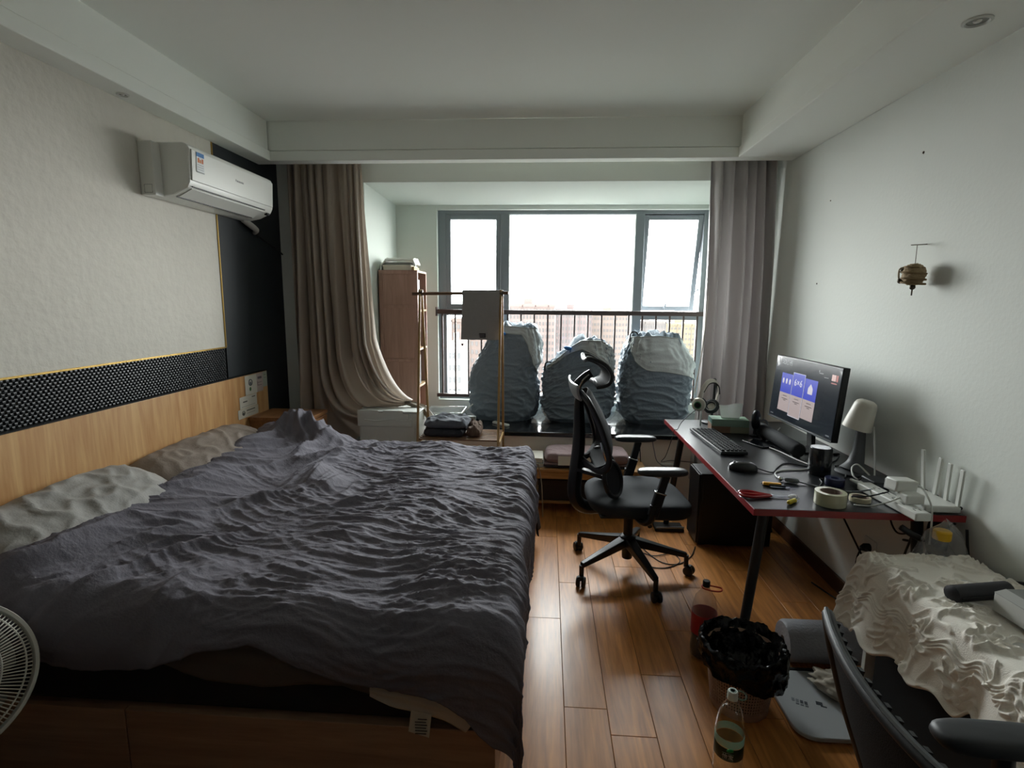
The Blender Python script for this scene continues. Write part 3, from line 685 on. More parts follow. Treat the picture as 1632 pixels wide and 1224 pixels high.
def make_curtain_right():
    nu, nv = 240, 60
    u = np.linspace(0, 1, nu)[:, None]+np.zeros((1, nv)); v = np.linspace(0, 1, nv)[None, :]+np.zeros((nu, 1))
    ph = 6.0*(u+.08*perlin(u*4, v*.6, 12)+.03*np.sin(u*6+1))
    xl = 1.085+(1.055-1.085)*v+.02*np.sin(v*2.5); xr = np.interp(v, [0, .3, .7, 1], [1.50, 1.53, 1.545, 1.548])
    X = xl+(xr-xl)*u+.012*np.cos(ph*2*PI+.5)
    Y = 3.86+(.042+.018*np.sin(u*17)+.02*perlin(u*5, v*1.5, 14))*(.75+.5*v)*np.sin(ph*2*PI)+.01*perlin(u*18, v*4, 13)
    Z = 2.50-2.30*v
    return MB().surf(G3(X, Y, Z)).build('panel', m_curR, cuR, ang=180)
cuR = thing('curtain', 'grey-mauve curtain hanging straight on the right side of the window behind the desk', 'curtain', (1.3, 3.86, .2))
make_curtain_right()
MB().tube([(1.105, 3.80, 1.55), (1.085, 3.79, 1.2), (1.045, 3.78, .87)], .004, 6, smooth=4).build('pull_cord', mat('cord_white', '#cfc8bd', .7), cuR, label='pale pull cord')

# ------------------------------------------------------------------ tall bookcase on the sill, and what is on it
m_bk = wood('bookcase_wood', '#8f6f60', '#a88577', rough=.5, axis=2); m_bk2 = wood('bookcase_edge', '#8e7250', '#a58a64', rough=.5, axis=2)
bc = thing('bookcase', 'tall narrow brown wooden bookcase standing on the sill in the bay corner', 'bookcase', (-1.18, 4.38, .52))
X0, X1, Y0, Y1, Z0, Z1 = -1.335, -1.025, 4.22, 4.53, .52, 1.735
MB().box(X0, X1, Y0, Y0+.016, Z0, Z1).build('side_panel', m_bk, bc, bevel=.001)
for a in ((X0, X0+.03, Z0, Z1), (X1-.03, X1, Z0, Z1), (X0+.03, X1-.03, Z1-.03, Z1), (X0+.03, X1-.03, Z0, Z0+.04), (X0+.03, X1-.03, 1.44, 1.465), (X0+.03, X1-.03, 1.01, 1.035)):
    MB().box(a[0], a[1], Y0-.006, Y0, a[2], a[3]).build('side_rail', m_bk, bc, bevel=.001)
MB().box(X0, X1, Y1-.016, Y1, Z0, Z1).build('side_panel', m_bk, bc, bevel=.001)
MB().box(X0, X0+.01, Y0+.016, Y1-.016, Z0, Z1).build('back_panel', m_bk, bc)
for z in (Z0, .80, 1.10, 1.41, Z1-.016): MB().box(X0+.01, X1, Y0+.016, Y1-.016, z, z+.016).build('shelf', m_bk2, bc, bevel=.001)
def book(x0, x1, y0, y1, z0, z1, col, label, name='book', cat='book', group='books in the bay bookcase'):
    t = thing(name, label, cat, ((x0+x1)/2, (y0+y1)/2, z0), 0, group)
    c = mat('cover_'+col, col, .5); th = .0025
    if z1-z0 > (y1-y0):     # upright, spine towards +x
        g = MB(); g.box(x0, x1, y0, y0+th, z0, z1); g.box(x0, x1, y1-th, y1, z0, z1); g.box(x1-th, x1, y0, y1, z0, z1); g.build('cover', c, t, smooth=False)
        MB().box(x0+.003, x1-th, y0+th, y1-th, z0+.004, z1-.004).build('pages', mat('page_paper', '#d9d3c4', .9), t, smooth=False)
    else:
        g = MB(); g.box(x0, x1, y0, y1, z0, z0+th); g.box(x0, x1, y0, y1, z1-th, z1); g.box(x0, x1, y1-th, y1, z0, z1); g.build('cover', c, t, smooth=False)
        MB().box(x0+.004, x1-.004, y0+.003, y1-th, z0+th, z1-th).build('pages', mat('page_paper', '#d9d3c4', .9), t, smooth=False)
    return t
for zs, cols in ((1.426, ('#e1dfd8', '#d4d2cc', '#40474f', '#6e5b4d')), (1.116, ('#24282d', '#3a4048', '#8f5a55', '#30343a')), (.816, ('#262a30', '#4a4038', '#2e3338', '#5a5f66'))):
    y = Y0+.02
    for i, c in enumerate(cols):
        w = .03+.012*((i*7) % 3); nm = {'#e1dfd8': 'white', '#d4d2cc': 'off-white', '#40474f': 'slate', '#6e5b4d': 'brown', '#24282d': 'black', '#3a4048': 'dark grey', '#8f5a55': 'dull red', '#30343a': 'charcoal', '#262a30': 'black', '#4a4038': 'dark brown', '#2e3338': 'charcoal', '#5a5f66': 'grey'}[c]
        lv = {1.426: 'top', 1.116: 'middle', .816: 'lower'}[zs]
        book(X0+.03+.02*(i % 2), X1-.02-.012*(i % 2), y, y+w, zs, zs+.20+.02*(i % 3), c, '%s upright book on the %s shelf of the bay bookcase' % (nm, lv)); y += w+.002
cb = thing('document_box', 'flat cream cardboard box lying on top of the bookcase', 'box', (-1.2, 4.33, Z1))
MB().box(-1.30, -1.08, 4.225, 4.44, Z1, Z1+.036).build('body', mat('card_cream', '#c9c3b4', .8), cb, bevel=.003); MB().box(-1.303, -1.077, 4.222, 4.443, Z1+.026, Z1+.040).build('lid', mat('card_cream', '#c9c3b4', .8), cb, bevel=.002)
MB().box(-1.073, -1.055, 4.24, 4.40, Z1, Z1+.028).build('end_flap', mat('card_yellow', '#b8a57a', .8), cb, bevel=.002)
cg = thing('magazine', 'grey magazine lying on the cream box on the bookcase', 'magazine', (-1.2, 4.33, Z1+.041))
MB().plate([(-1.285, 4.235, Z1+.041), (-1.085, 4.235, Z1+.041), (-1.085, 4.44, Z1+.041), (-1.285, 4.44, Z1+.041)], (0, 0, .016)).build('pages', mat('paper_grey', '#8f918c', .8), cg, bevel=.002); MB().box(-1.287, -1.083, 4.232, 4.443, Z1+.057, Z1+.060).build('cover', mat('cover_slate', '#6b6e6c', .7), cg)
nu, nv = 40, 24; u = np.linspace(0, 1, nu)[:, None]+np.zeros((1, nv)); v = np.linspace(0, 1, nv)[None, :]+np.zeros((nu, 1))
s = u*.40; Xc = np.where(s < .10, -1.325+.0*s+.04*sstep(.05, .10, s), -1.285+(s-.10)); Zc = np.where(s < .10, Z1+.008+s*.85, Z1+.098)-.05*sstep(.33, .40, s)+.004*perlin(u*9, v*6, 4)
MB().surf(G3(np.minimum(Xc, -1.06)+.02*sstep(.33, .4, s), 4.225+.17*v+.004*perlin(u*5, v*3, 6), Zc-.012*sstep(.3, .0, v))).build('folded_cloth', mat('cloth_white', '#cfd0c8', .85, bump=(80, .001)), None, solid=.014, off=-1)
tag(bpy.data.objects['folded_cloth'], 'folded white cloth draped over the pile on top of the bookcase', 'cloth')

# ------------------------------------------------------------------ bamboo clothes rack, towel, folded clothes
m_bam = wood('bamboo', '#8a6a40', '#b39158', rough=.4, axis=2); m_bamx = wood('bamboo_rail', '#6a4d38', '#87674a', rough=.4, axis=0)
rk = thing('clothes_rack', 'slim bamboo clothes rack with slatted shelf between bed and window', 'clothes rack', (-.58, 3.65, 0))
MB().cyl((-.925, 3.65, 1.545), (-.265, 3.65, 1.556), .011, n=12).build('rail', m_bamx, rk)
for x in (-.865, -.312):
    for yb, dx in ((3.42, -.004), (3.90, .004)):
        MB().bar((x+dx, 3.65+(yb-3.65)*.03, 1.575), (x+dx, yb, 0), .011, .016, up=(1, 0, 0)).build('leg', m_bam, rk, bevel=.002)
    MB().bar((x, 3.50, .545), (x, 3.80, .545), .016, .022, up=(0, 0, 1)).build('shelf_bearer', m_bam, rk, bevel=.002)
    MB().cyl((x-.014, 3.65, 1.55), (x+.014, 3.65, 1.55), .018, n=12).build('joint_cap', mat('joint_brown', '#4d4034', .5), rk)
for k in range(8):
    y = 3.51+.040*k; MB().bar((-.865, y, .563), (-.312, y, .563), .022, .012).build('shelf_slat', m_bamx, rk, bevel=.002)
m_towel = mat('towel_taupe', '#9a9694', .95, bump=(250, .0018), vary=(60, .06), sheen=.3)
tw = thing('towel', 'taupe towel hanging over the bamboo rack rail', 'towel', (-.45, 3.65, 1.2))
nu, nv = 30, 90; u = np.linspace(0, 1, nu)[:, None]+np.zeros((1, nv)); v = np.linspace(-.34, .30, nv)[None, :]+np.zeros((nu, 1))
R = .017; arc = R*PI/2
a = np.clip(v/R, -PI/2, PI/2); z = 1.551+R*np.cos(a)-np.maximum(0, np.abs(v)-arc); y = 3.65+R*np.sin(a)
hang = np.clip((np.abs(v)-arc)/.3, 0, 1)
X = -.575+.255*u-.012*hang*(1-u)+.004*perlin(u*3, v*6, 2); y = y+.010*hang*np.sin(u*8+v*4)*np.sign(v)
MB().surf(G3(X, y, z+.003*perlin(u*8, v*3, 5))).build('cloth', m_towel, tw, solid=.007, off=1)
MB().obox((-.445, 3.6225, 1.268), (.058, .003, .03)).build('woven_label', mat('towel_badge', '#3f3b3c', .8), tw, label='small dark square label near the towel hem')
g = MB()
for i in range(2): g.box(-.466, -.424, 3.6195, 3.6205, 1.262+.010*i, 1.2655+.010*i)
g.build('label_print', mat('badge_print', '#7d7776', .8), tw, smooth=False)
MB().plate([(-.587, 3.63, 1.212), (-.568, 3.63, 1.212), (-.572, 3.63, 1.196), (-.583, 3.63, 1.196)], (0, -.002, 0)).build('hanging_loop', mat('loop_red', '#6d3a36', .8), tw)
def cloth_pile(c, sx, sy, z0, h, seed, m, name, label):
    return tag(soft((c[0], c[1], z0+h*.45), sx, sy, h*.6, h*.5, (0, 0, 0), .55, seed, p=6, zmin=z0).build(name, m, None, ang=180), label, 'clothes', 'folded clothes on the rack shelf')
m_cl1 = mat('clothes_slate', '#55585f', .85, bump=(120, .002)); m_cl2 = mat('clothes_dark', '#2b2c31', .85, bump=(120, .002)); m_cl3 = mat('clothes_brown', '#5a473a', .85, bump=(120, .002))
cloth_pile((-.70, 3.645, 0), .145, .12, .570, .06, 4, m_cl2, 'folded_trousers', 'black folded trousers at the bottom of the pile on the rack shelf')
cloth_pile((-.685, 3.645, 0), .155, .125, .632, .055, 9, m_cl1, 'folded_shirt', 'slate grey crumpled shirt on top of the pile on the rack shelf')
cloth_pile((-.495, 3.645, 0), .05, .10, .570, .07, 14, m_cl3, 'folded_scarf', 'brown scarf squeezed beside the pile on the rack shelf')

# ------------------------------------------------------------------ white box under the curtain
m_wb = mat('white_plastic', '#cfd2cc', .55, bump=(12, .002)); m_wb2 = mat('white_plastic_lid', '#c6c9c4', .5)
bx = thing('storage_box', 'white plastic storage box with notched rim below the left curtain', 'storage box', (-1.13, 3.75, 0))
MB().box(-1.345, -.905, 3.69, 3.93, 0, .700).build('body', m_wb, bx, bevel=.012, seg=3)
poly = [(-1.352, .60), (-1.352, .718), (-1.20, .718), (-1.20, .70), (-1.165, .70), (-1.165, .718), (-1.02, .718), (-1.02, .695), (-.975, .695), (-.975, .66), (-.955, .66), (-.955, .60)]
MB().add([(x, y, z) for y in (3.682, 3.69) for x, z in poly], [tuple(range(12)), tuple(range(12, 24))[::-1]]+[(i, (i+1) % 12, 12+(i+1) % 12, 12+i) for i in range(12)]).build('notched_rim', m_wb, bx, bevel=.002)
MB().box(-1.35, -.90, 3.685, 3.935, .700, .712).build('lid', m_wb2, bx, bevel=.004)
MB().tube([(-1.30, 3.681, .65), (-1.2, 3.679, .642), (-1.1, 3.680, .655), (-1.0, 3.679, .645), (-.95, 3.68, .655)], .003, 6, smooth=5).build('rib', m_wb, bx)

# ------------------------------------------------------------------ things on the sill
m_clp = clear('clear_plastic', (.93, .96, .95), 1.0, .12)
cp = thing('plastic_tray', 'clear plastic tray with papers on the sill beside the bamboo rack', 'tray', (-.79, 4.22, .52))
g = MB(); x0, x1, y0, y1, z0, z1 = -.96, -.66, 4.10, 4.36, .521, .625
g.box(x0, x1, y0, y1, z0, z0+.003)
for a in ((x0, x0+.003, y0, y1), (x1-.003, x1, y0, y1), (x0, x1, y0, y0+.003), (x0, x1, y1-.003, y1)): g.box(*a, z0, z1)
g.build('tray', m_clp, cp, smooth=False)
pp = thing('paper_stack', 'white paper sheets lying in the clear tray on the sill', 'paper', (-.8, 4.23, .525))
for k in range(3): MB().obox((-.80+.004*k, 4.23, .53+.012*k), (.21, .20, .003), (0, .04*k, .1*k)).build('sheet', mat('paper_white', '#d5d7d3', .85), pp, smooth=False)
md = thing('network_box', 'small flat grey device box beside the clear tray on the sill', 'device', (-.60, 4.14, .52))
MB().box(-.69, -.545, 4.065, 4.095, .521, .605).build('casing', mat('device_grey', '#8f9897', .5), md, bevel=.004); MB().cyl((-.565, 4.066, .58), (-.565, 4.06, .58), .010, n=14).build('button', mat('device_dark', '#30373a', .5), md)
MB().cyl((-.68, 4.09, .60), (-.57, 4.09, .70), .004, n=8).build('antenna', mat('device_white', '#d0d4d2', .5), md)
rm = thing('remote_control', 'white remote control lying on the dark sill in front of the tall bag', 'remote control', (-.355, 4.165, .52), math.radians(-42))
M = W[rm.name] @ Matrix.Translation((0, 0, .0))
MB(M).box(-.085, .085, -.02, .02, .001, .018).build('casing', mat('remote_white', '#d7dbd4', .4), rm, bevel=.008, seg=3)
g = MB(M)
for k in range(4): g.box(-.06+.022*k, -.047+.022*k, -.006, .006, .018, .0195)
g.build('buttons', mat('remote_grey', '#9aa09c', .5), rm)
# clear film scraps between the bags
for k, (x, y) in enumerate(((-.035, 4.30), (.575, 4.28))):
    nu, nv = 14, 14; u = np.linspace(0, 1, nu)[:, None]+np.zeros((1, nv)); v = np.linspace(0, 1, nv)[None, :]+np.zeros((nu, 1))
    w = .075*(1-v)+.004
    MB().surf(G3(x+(u-.5)*2*w+.008*perlin(u*4, v*4, k), y+.02*perlin(u*3, v*5, k+3)-.05*(1-v), .522+.13*v+.01*np.abs(perlin(u*5, v*5, k+6)))).build('plastic_film', clear('film', (.97, .98, .98), 2.5, .30, .08), None, ang=60)
    tag([o for o in bpy.data.objects if o.name.startswith('plastic_film')][-1], ('crumpled clear plastic film between the left and middle bags', 'crumpled clear plastic film between the middle and right bags')[k], 'plastic film', 'plastic film between the bags')

# ------------------------------------------------------------------ three storage bags on the sill
m_bag = mat('bag_fabric', '#65727d', .5, bump=(70, .003), vary=(8, .06)); m_bagc = mat('bag_cuff', '#a9b0b1', .5, bump=(70, .002), vary=(8, .06)); m_pipe = mat('bag_piping', '#8d9290', .5); m_str = mat('bag_strap', '#22262a', .6)
def make_bag(label, L, R, T, hc, seed, blue=None, yc=4.47, b=.19):
    t = thing('storage_bag', label, 'bag', ((L[0][1]+R[0][1])/2, yc, .52), 0, 'storage bags on the sill')
    na, nh = 150, 110
    def P(a, h, off=0.0):
        xl = np.interp(h, *zip(*L)); xr = np.interp(h, *zip(*R)); cx, ax = (xl+xr)/2, (xr-xl)/2
        sg = lambda q, p: np.sign(q)*np.abs(q)**p
        cx_, sn = sg(np.cos(a), .62), sg(np.sin(a), .62)
        zt = np.interp(cx_*.5+.5, *zip(*T))
        wr = .022*np.maximum(0, ridge(a*1.6, h*9+a*.7, seed))**2*(1-.6*sstep(.35, .65, h))+.010*np.maximum(0, ridge(a*3.5, h*17-a, seed+5))**2+.034*np.maximum(0, ridge(a*4.2+h, h*2.0, seed+1))**2*sstep(.45, .95, h)+.016*perlin(a*1.3, h*3, seed+2)
        k = 1+wr*3+off/.25
        low = sstep(0, .06, h)
        return cx+ax*cx_*k*(.9+.1*low), yc+b*sn*k*(.9+.1*low)*(1-.25*h), .522+h*(zt-.522), zt
    a = np.linspace(0, 2*PI, na, endpoint=False)[:, None]+np.zeros((1, nh)); h = np.linspace(0, 1, nh)[None, :]+np.zeros((na, 1))
    X, Y, Z, zt = P(a, h)
    A = G3(X, Y, Z)
    # gathered top: rings closing in with ruffles
    rings = []
    for q, (k, dz) in enumerate(((.93, .012), (.80, .020), (.62, .012), (.40, -.02), (.2, -.04), (.02, -.045))):
        cx, cy, cz = X[:, -1].mean(), yc, Z[:, -1].mean()
        ru = .022*np.sin(a[:, 0]*13+q)*(1-abs(k-.7))+.02*perlin(a[:, 0]*3, a[:, 0]*0+q, seed)
        rings.append(np.stack([cx+(X[:, -1]-cx)*(k+ru), cy+(Y[:, -1]-cy)*(k+ru), cz+(Z[:, -1]-cz)*(.35+.65*k)+dz+ru*1.1], -1))
    A = np.concatenate([A, np.stack(rings, 1)], 1)
    body = MB().surf(A, cu=True); body.add([(X[:, 0].mean(), yc, .522)], []); body.build('body', m_bag, t, ang=180)
    # lighter cuff over the upper front
    am = np.linspace(1.02*PI, 1.98*PI, 60)[:, None]+np.zeros((1, 30)); f = (am-1.02*PI)/(.96*PI)
    h0 = np.interp(f[:, :1], *zip(*hc)); hh = h0+(1-h0)*np.linspace(0, 1, 30)[None, :]
    X2, Y2, Z2, _ = P(am, hh, .006)
    MB().surf(G3(X2, Y2, Z2)).build('cuff', m_bagc, t, ang=180, label='lighter grey upper cuff')
    MB().tube([(X2[i, 0], Y2[i, 0]-.002, Z2[i, 0]) for i in range(0, 60, 2)], .004, 6).build('piping', m_pipe, t)
    MB().tube([(X2[i, -1], Y2[i, -1]-.002, Z2[i, -1]+.002) for i in range(0, 60, 2)], .005, 6).build('piping', m_pipe, t)
    i = 4 if blue else 3
    px, pz = X2[i, -1], Z2[i, -1]
    MB().tube([(px-.012, yc-.1, pz-.03), (px-.008, yc-.1, pz+.03), (px+.02, yc-.1, pz+.045), (px+.045, yc-.1, pz+.03), (px+.05, yc-.1, pz-.01)], .006, 6, smooth=4, flat=.4).build('strap', m_str, t)
    if blue:
        MB().ball(blue, (.034, .016, .016), 14, 8, (0, .15, 0)).build('tie', mat('blue_tie', '#1f63a8', .5), t, label='bright blue tie')
make_bag('tall blue-grey storage bag on the sill behind the bamboo rack', [(0, -.60), (.1, -.635), (.45, -.64), (.6, -.60), (.8, -.51), (1, -.43)], [(0, -.11), (.1, -.075), (.3, -.065), (.55, -.085), (.64, -.045), (.85, -.05), (1, -.09)], [(0, 1.27), (.3, 1.30), (1, 1.28)], [(0, .93), (.55, .93), (.72, .62), (1, .50)], 3, (-.36, 4.27, 1.245))
make_bag('lumpy grey storage bag in the middle of the sill behind the office chair', [(0, .02), (.1, -.01), (.4, -.03), (.8, -.015), (1, .01)], [(0, .51), (.2, .55), (.5, .56), (.8, .54), (1, .50)], [(0, .96), (.25, 1.07), (.5, 1.19), (.85, 1.19), (1, 1.13)], [(0, .97), (.45, .95), (.62, .8), (1, .55)], 13, (.17, 4.27, 1.135))
make_bag('grey storage bag with a broad pale cuff at the right end of the sill', [(0, .67), (.1, .625), (.4, .61), (.7, .62), (1, .69)], [(0, 1.13), (.15, 1.17), (.5, 1.19), (.72, 1.19), (.85, 1.13), (1, 1.08)], [(0, 1.22), (.5, 1.235), (1, 1.21)], [(0, .95), (.15, .92), (.45, .62), (.7, .58), (1, .52)], 23)

# ------------------------------------------------------------------ low bench below the sill
m_bench = wood('bench_wood', '#8a6238', '#b58a52', rough=.45, axis=0)
bn = thing('bench', 'low wooden bench pushed against the wall below the sill', 'bench', (.35, 3.80, 0))
MB().box(-.12, .72, 3.62, 3.955, .315, .335).build('seat', m_bench, bn, bevel=.003)
MB().box(-.12, .72, 3.632, 3.65, .262, .315).build('apron', m_bench, bn, bevel=.002)
for x in (-.10, .68):
    for y in (3.645, 3.92): MB().box(x, x+.03, y, y+.03, 0, .315).build('leg', m_bench, bn, bevel=.002)
MB().box(-.10, .70, 3.66, 3.93, .07, .085).build('lower_shelf', m_bench, bn, bevel=.002)
cu_ = thing('seat_cushion', 'dusty pink folded cushion lying on the low bench', 'cushion', (.25, 3.79, .335))
m_pink = mat('pink_cloth', '#8a7677', .9, bump=(120, .002)); m_pink2 = mat('dark_cloth', '#3b3436', .9)
MB().box(-.0, .62, 3.65, 3.93, .337, .36).build('lower_layer', m_pink2, cu_, bevel=.01, seg=3)
MB().box(.0, .60, 3.645, 3.93, .361, .372).build('middle_layer', m_pink, cu_, bevel=.005, seg=3)
soft((.30, 3.787, .40), .305, .145, .042, .03, (0, 0, 0), .10, 4, p=14, zmin=.372).build('upper_layer', m_pink, cu_, ang=180)
pp = thing('paper_booklet', 'white booklet leaning on the pink cushion on the low bench', 'booklet', (.22, 3.64, .365))
MB().plate([(.095, 3.628, .365), (.335, 3.628, .365), (.335, 3.640, .428), (.095, 3.640, .428)], (0, -.003, .001)).build('pages', mat('booklet_white', '#d5d2c4', .85), pp, smooth=False); MB().plate([(.215, 3.624, .366), (.217, 3.624, .366), (.217, 3.636, .428), (.215, 3.636, .428)], (0, -.001, 0)).build('fold', mat('grey_line', '#6c6f6c', .6), pp, smooth=False)
book(-.115, -.005, 3.66, 3.88, .336, .362, '#c7c2b5', 'white book lying at the bed end of the low bench', group=None)
book(-.115, -.008, 3.67, 3.87, .363, .388, '#59645f', 'grey-green book lying on the white book on the low bench', group=None)
book(-.115, -.012, 3.66, 3.86, .389, .402, '#cfcabd', 'thin pale book, topmost of the pile on the low bench', group=None)
sb = thing('shoe_box', 'dark cardboard box standing on the floor under the low bench', 'box', (.25, 3.79, .0)); MB().box(-.04, .60, 3.68, 3.92, .087, .225).build('body', mat('box_dark', '#2c2624', .8), sb, bevel=.003); MB().box(-.045, .605, 3.675, 3.925, .20, .24).build('lid', mat('box_dark2', '#352d2a', .8), sb, bevel=.003)

# ------------------------------------------------------------------ office chair (faces the desk, +x)
m_blk = mat('black_plastic', '#16181b', .38); m_blk2 = mat('black_satin', '#1c1f22', .5, bump=(80, .0004)); m_mesh = mat('chair_mesh', '#1b1e21', .8, bump=(500, .001)); m_seat = mat('seat_fabric', '#24282c', .85, bump=(300, .001)); m_chr = mat('chrome', '#c9cccd', .12, metal=1); m_pad = mat('arm_pad', '#2f3438', .32)
def strip(M, path, hw, th, crown=0.0, n=8, smooth=4):
    """A curved sheet: path [(x, z, halfwidth)] in the side plane, extruded across y, thickness th."""
    P = [Vector((x, 0, z)) for x, z, *_ in path]; Wd = [p[2] if len(p) > 2 else hw for p in path]
    Q = []; N = len(P); Wq = []
    for i in range(N-1):
        a, b, c, d = P[max(i-1, 0)], P[i], P[i+1], P[min(i+2, N-1)]
        for j in range(smooth):
            t = j/smooth; Q.append(.5*((2*b)+(c-a)*t+(2*a-5*b+4*c-d)*t*t+(3*b-a-3*c+d)*t**3)); Wq.append(Wd[i]+(Wd[i+1]-Wd[i])*t)
    Q.append(P[-1]); Wq.append(Wd[-1])
    A = np.zeros((len(Q), 2*n+1, 3))
    for i, q in enumerate(Q):
        d = (Q[min(i+1, len(Q)-1)]-Q[max(i-1, 0)]).normalized(); nr = Vector((d.z, 0, -d.x))
        for k in range(-n, n+1):
            y = Wq[i]*k/n; p = q+nr*crown*(1-(k/n)**2); A[i, k+n] = (p.x, y, p.z)
    mb = MB(M); mb.surf(A); return mb, A
ch = thing('office_chair', 'black high-backed mesh office chair with headrest turned to the desk', 'office chair', (.475, 2.87, 0), math.radians(4))
M = W[ch.name]
MB(M).lathe([(0, .075), (.028, .075), (.03, .09), (.03, .16), (.045, .165), (.045, .205), (.03, .215), (.026, .215), (.026, .33), (.016, .33), (.016, .40), (0, .40)], n=20).build('gas_column', m_blk, ch)
offs = [211, 284, 352, 66, 138]
for k, d in enumerate(offs):
    a = math.radians(d); c, s = math.cos(a), math.sin(a); r = .325
    MB(M).bar((c*.03, s*.03, .175), (c*r, s*r, .112), .058, .05, w1=.030, h1=.026).build('base_arm', m_blk, ch, bevel=.006)
    cs = MB(M).cyl((c*r, s*r, .045), (c*r, s*r, .112), .013, n=10)
    tw_ = a+.9*math.sin(k*2.3+1)+PI/2; tx, ty = math.cos(tw_), math.sin(tw_); cx, cy = c*r+ty*.018, s*r-tx*.018
    castor = cs.build('castor', m_blk, ch)
    for q in (-1, 1):
        MB(M).tube([(cx+tx*q*.004, cy+ty*q*.004, .027), (cx+tx*q*.008, cy+ty*q*.008, .027), (cx+tx*q*.022, cy+ty*q*.022, .027), (cx+tx*q*.025, cy+ty*q*.025, .027)], [.024, .027, .027, .022], 18).build('wheel', m_blk2, castor)
    MB(M).obox((cx, cy, .046), (.036, .03, .022), (0, 0, tw_)).build('hood', m_blk, castor, bevel=.006)
MB(M).box(-.13, .10, -.09, .09, .365, .405).build('mechanism', m_blk, ch, bevel=.012, seg=3)
MB(M).tube([(.05, -.08, .375), (.06, -.16, .37), (.06, -.22, .355)], [.007, .007, .012], 8, smooth=4).build('lever', m_blk, ch)
# seat cushion
nu, nv = 64, 24; a = np.linspace(0, 2*PI, nu, endpoint=False)[:, None]; b = np.linspace(-PI/2, PI/2, nv)[None, :]
sg = lambda q, p: np.sign(q)*np.abs(q)**p
x = sg(np.cos(b), .35)*sg(np.cos(a), .55); y = sg(np.cos(b), .35)*sg(np.sin(a), .6); z = sg(np.sin(b), .75)+0*a
zz = .432+.042*z+np.where(z > 0, .014*(y**2)-.03*np.clip(x-.55, 0, 1)+.018*np.clip(-x-.6, 0, 1), -.02*np.clip(x, 0, 1))
MB(M).surf(G3(.035+x*.275, y*.262, zz), cu=True).build('seat', m_seat, ch, ang=180)
MB(M).box(-.20, .24, -.225, .225, .395, .412).build('seat_shell', m_blk, ch, bevel=.008)
# spine and back frame
MB(M).tube([(-.08, 0, .385), (-.24, 0, .372), (-.305, 0, .44), (-.300, 0, .60), (-.290, 0, .76), (-.295, 0, .94), (-.294, 0, 1.00)], [.038, .044, .046, .044, .040, .032, .026], 10, smooth=5, flat=.85).build('spine', m_blk, ch)
for s in (-1, 1):
    MB(M).tube([(-.275, s*.02, .655), (-.235, s*.10, .635), (-.19, s*.19, .64), (-.165, s*.228, .71), (-.205, s*.220, .86), (-.262, s*.175, .985), (-.285, s*.06, 1.015), (-.288, 0, 1.017)], .013, 8, smooth=5, flat=1.5).build('back_frame', m_blk, ch)
mb, A = strip(M, [(-.225, .645, .15), (-.178, .68, .20), (-.160, .74, .215), (-.195, .86, .208), (-.262, .985, .15), (-.282, 1.01, .10)], .2, .002, .045)
mb.build('back_mesh', m_mesh, ch, solid=.003, ang=180)
for s in (-1, 1):                                                   # lumbar wings, each wrapped round to the side
    cx, cy, cz = -.125, s*.140, .580; nr = Vector((.75, s*.66, .0)).normalized(); hx_ = Vector((nr.y, -nr.x, 0)); vz = Vector((-.22, 0, 1)).normalized()
    A = np.zeros((24, 12, 3))
    for i in range(24):
        for k in range(12):
            t = 2*PI*i/24; r = k/11; p = Vector((cx, cy, cz))+hx_*(.078*r*math.cos(t))+vz*(.096*r*math.sin(t))-nr*(.018*(1-r*r)); A[i, k] = tuple(p)
    w = MB(M); w.surf(A, cu=True); lw = w.build('lumbar_pad', m_mesh, ch, solid=.010, ang=180)
    MB(M).tube([tuple(A[i, 11]) for i in range(24)], .0125, 8, closed=True).build('pad_rim', m_blk, lw)
    MB(M).bar((-.29, s*.03, .60), (-.165, s*.115, .585), .04, .02).build('lumbar_bracket', m_blk, ch, bevel=.003)
for q_ in ([(-.205, -.215, .80), (-.19, -.222, .74), (-.165, -.215, .685)],): MB(M).tube(q_, .008, 8, smooth=5, flat=.5).build('bright_edge', m_chr, ch, label='bright metal edge of the lower back frame')
# head rest: stem, curved pad and rim
MB(M).tube([(-.288, 0, .99), (-.31, 0, 1.05), (-.27, 0, 1.10), (-.235, 0, 1.125)], [.018, .016, .015, .014], 10, smooth=4, flat=1.6).build('headrest_stem', m_blk, ch)
for s in (-1, 1): MB(M).tube([(-.305, s*.02, 1.03), (-.285, s*.028, 1.085), (-.25, s*.03, 1.12)], .004, 6, smooth=4).build('stem_rod', m_chr, ch)
hp = [(-.27, 1.215, .10), (-.225, 1.205, .125), (-.175, 1.175, .14), (-.15, 1.13, .145), (-.165, 1.085, .14), (-.215, 1.065, .12)]
mb, A = strip(M, hp, .14, .01, .02)
mb.build('headrest_pad', m_mesh, ch, solid=.008, ang=180)
rim = [tuple(A[i, 0]) for i in range(len(A))]+[tuple(A[-1, k]) for k in range(1, A.shape[1]-1)]+[tuple(A[i, -1]) for i in range(len(A)-1, -1, -1)]+[tuple(A[0, k]) for k in range(A.shape[1]-2, 0, -1)]
MB(M).tube(rim, .011, 8, closed=True).build('headrest_rim', m_blk, ch)
# coat hanger bracket behind the back
A = np.zeros((10, 14, 3))
for i in range(10):
    for k in range(14):
        u, v = i/9, k/13*2-1; A[i, k] = (-.345-.012*u+.02*v*v+.035*u*u, v*.20*(1-.25*u), 1.085-.085*u)
MB(M).surf(A).build('coat_hanger', mat('hanger_grey', '#8d9294', .3), ch, solid=.008, ang=180, label='grey curved coat hanger bar behind the back')
MB(M).bar((-.292, 0, .985), (-.335, 0, 1.03), .03, .014).build('hanger_stem', m_blk, ch, bevel=.003)
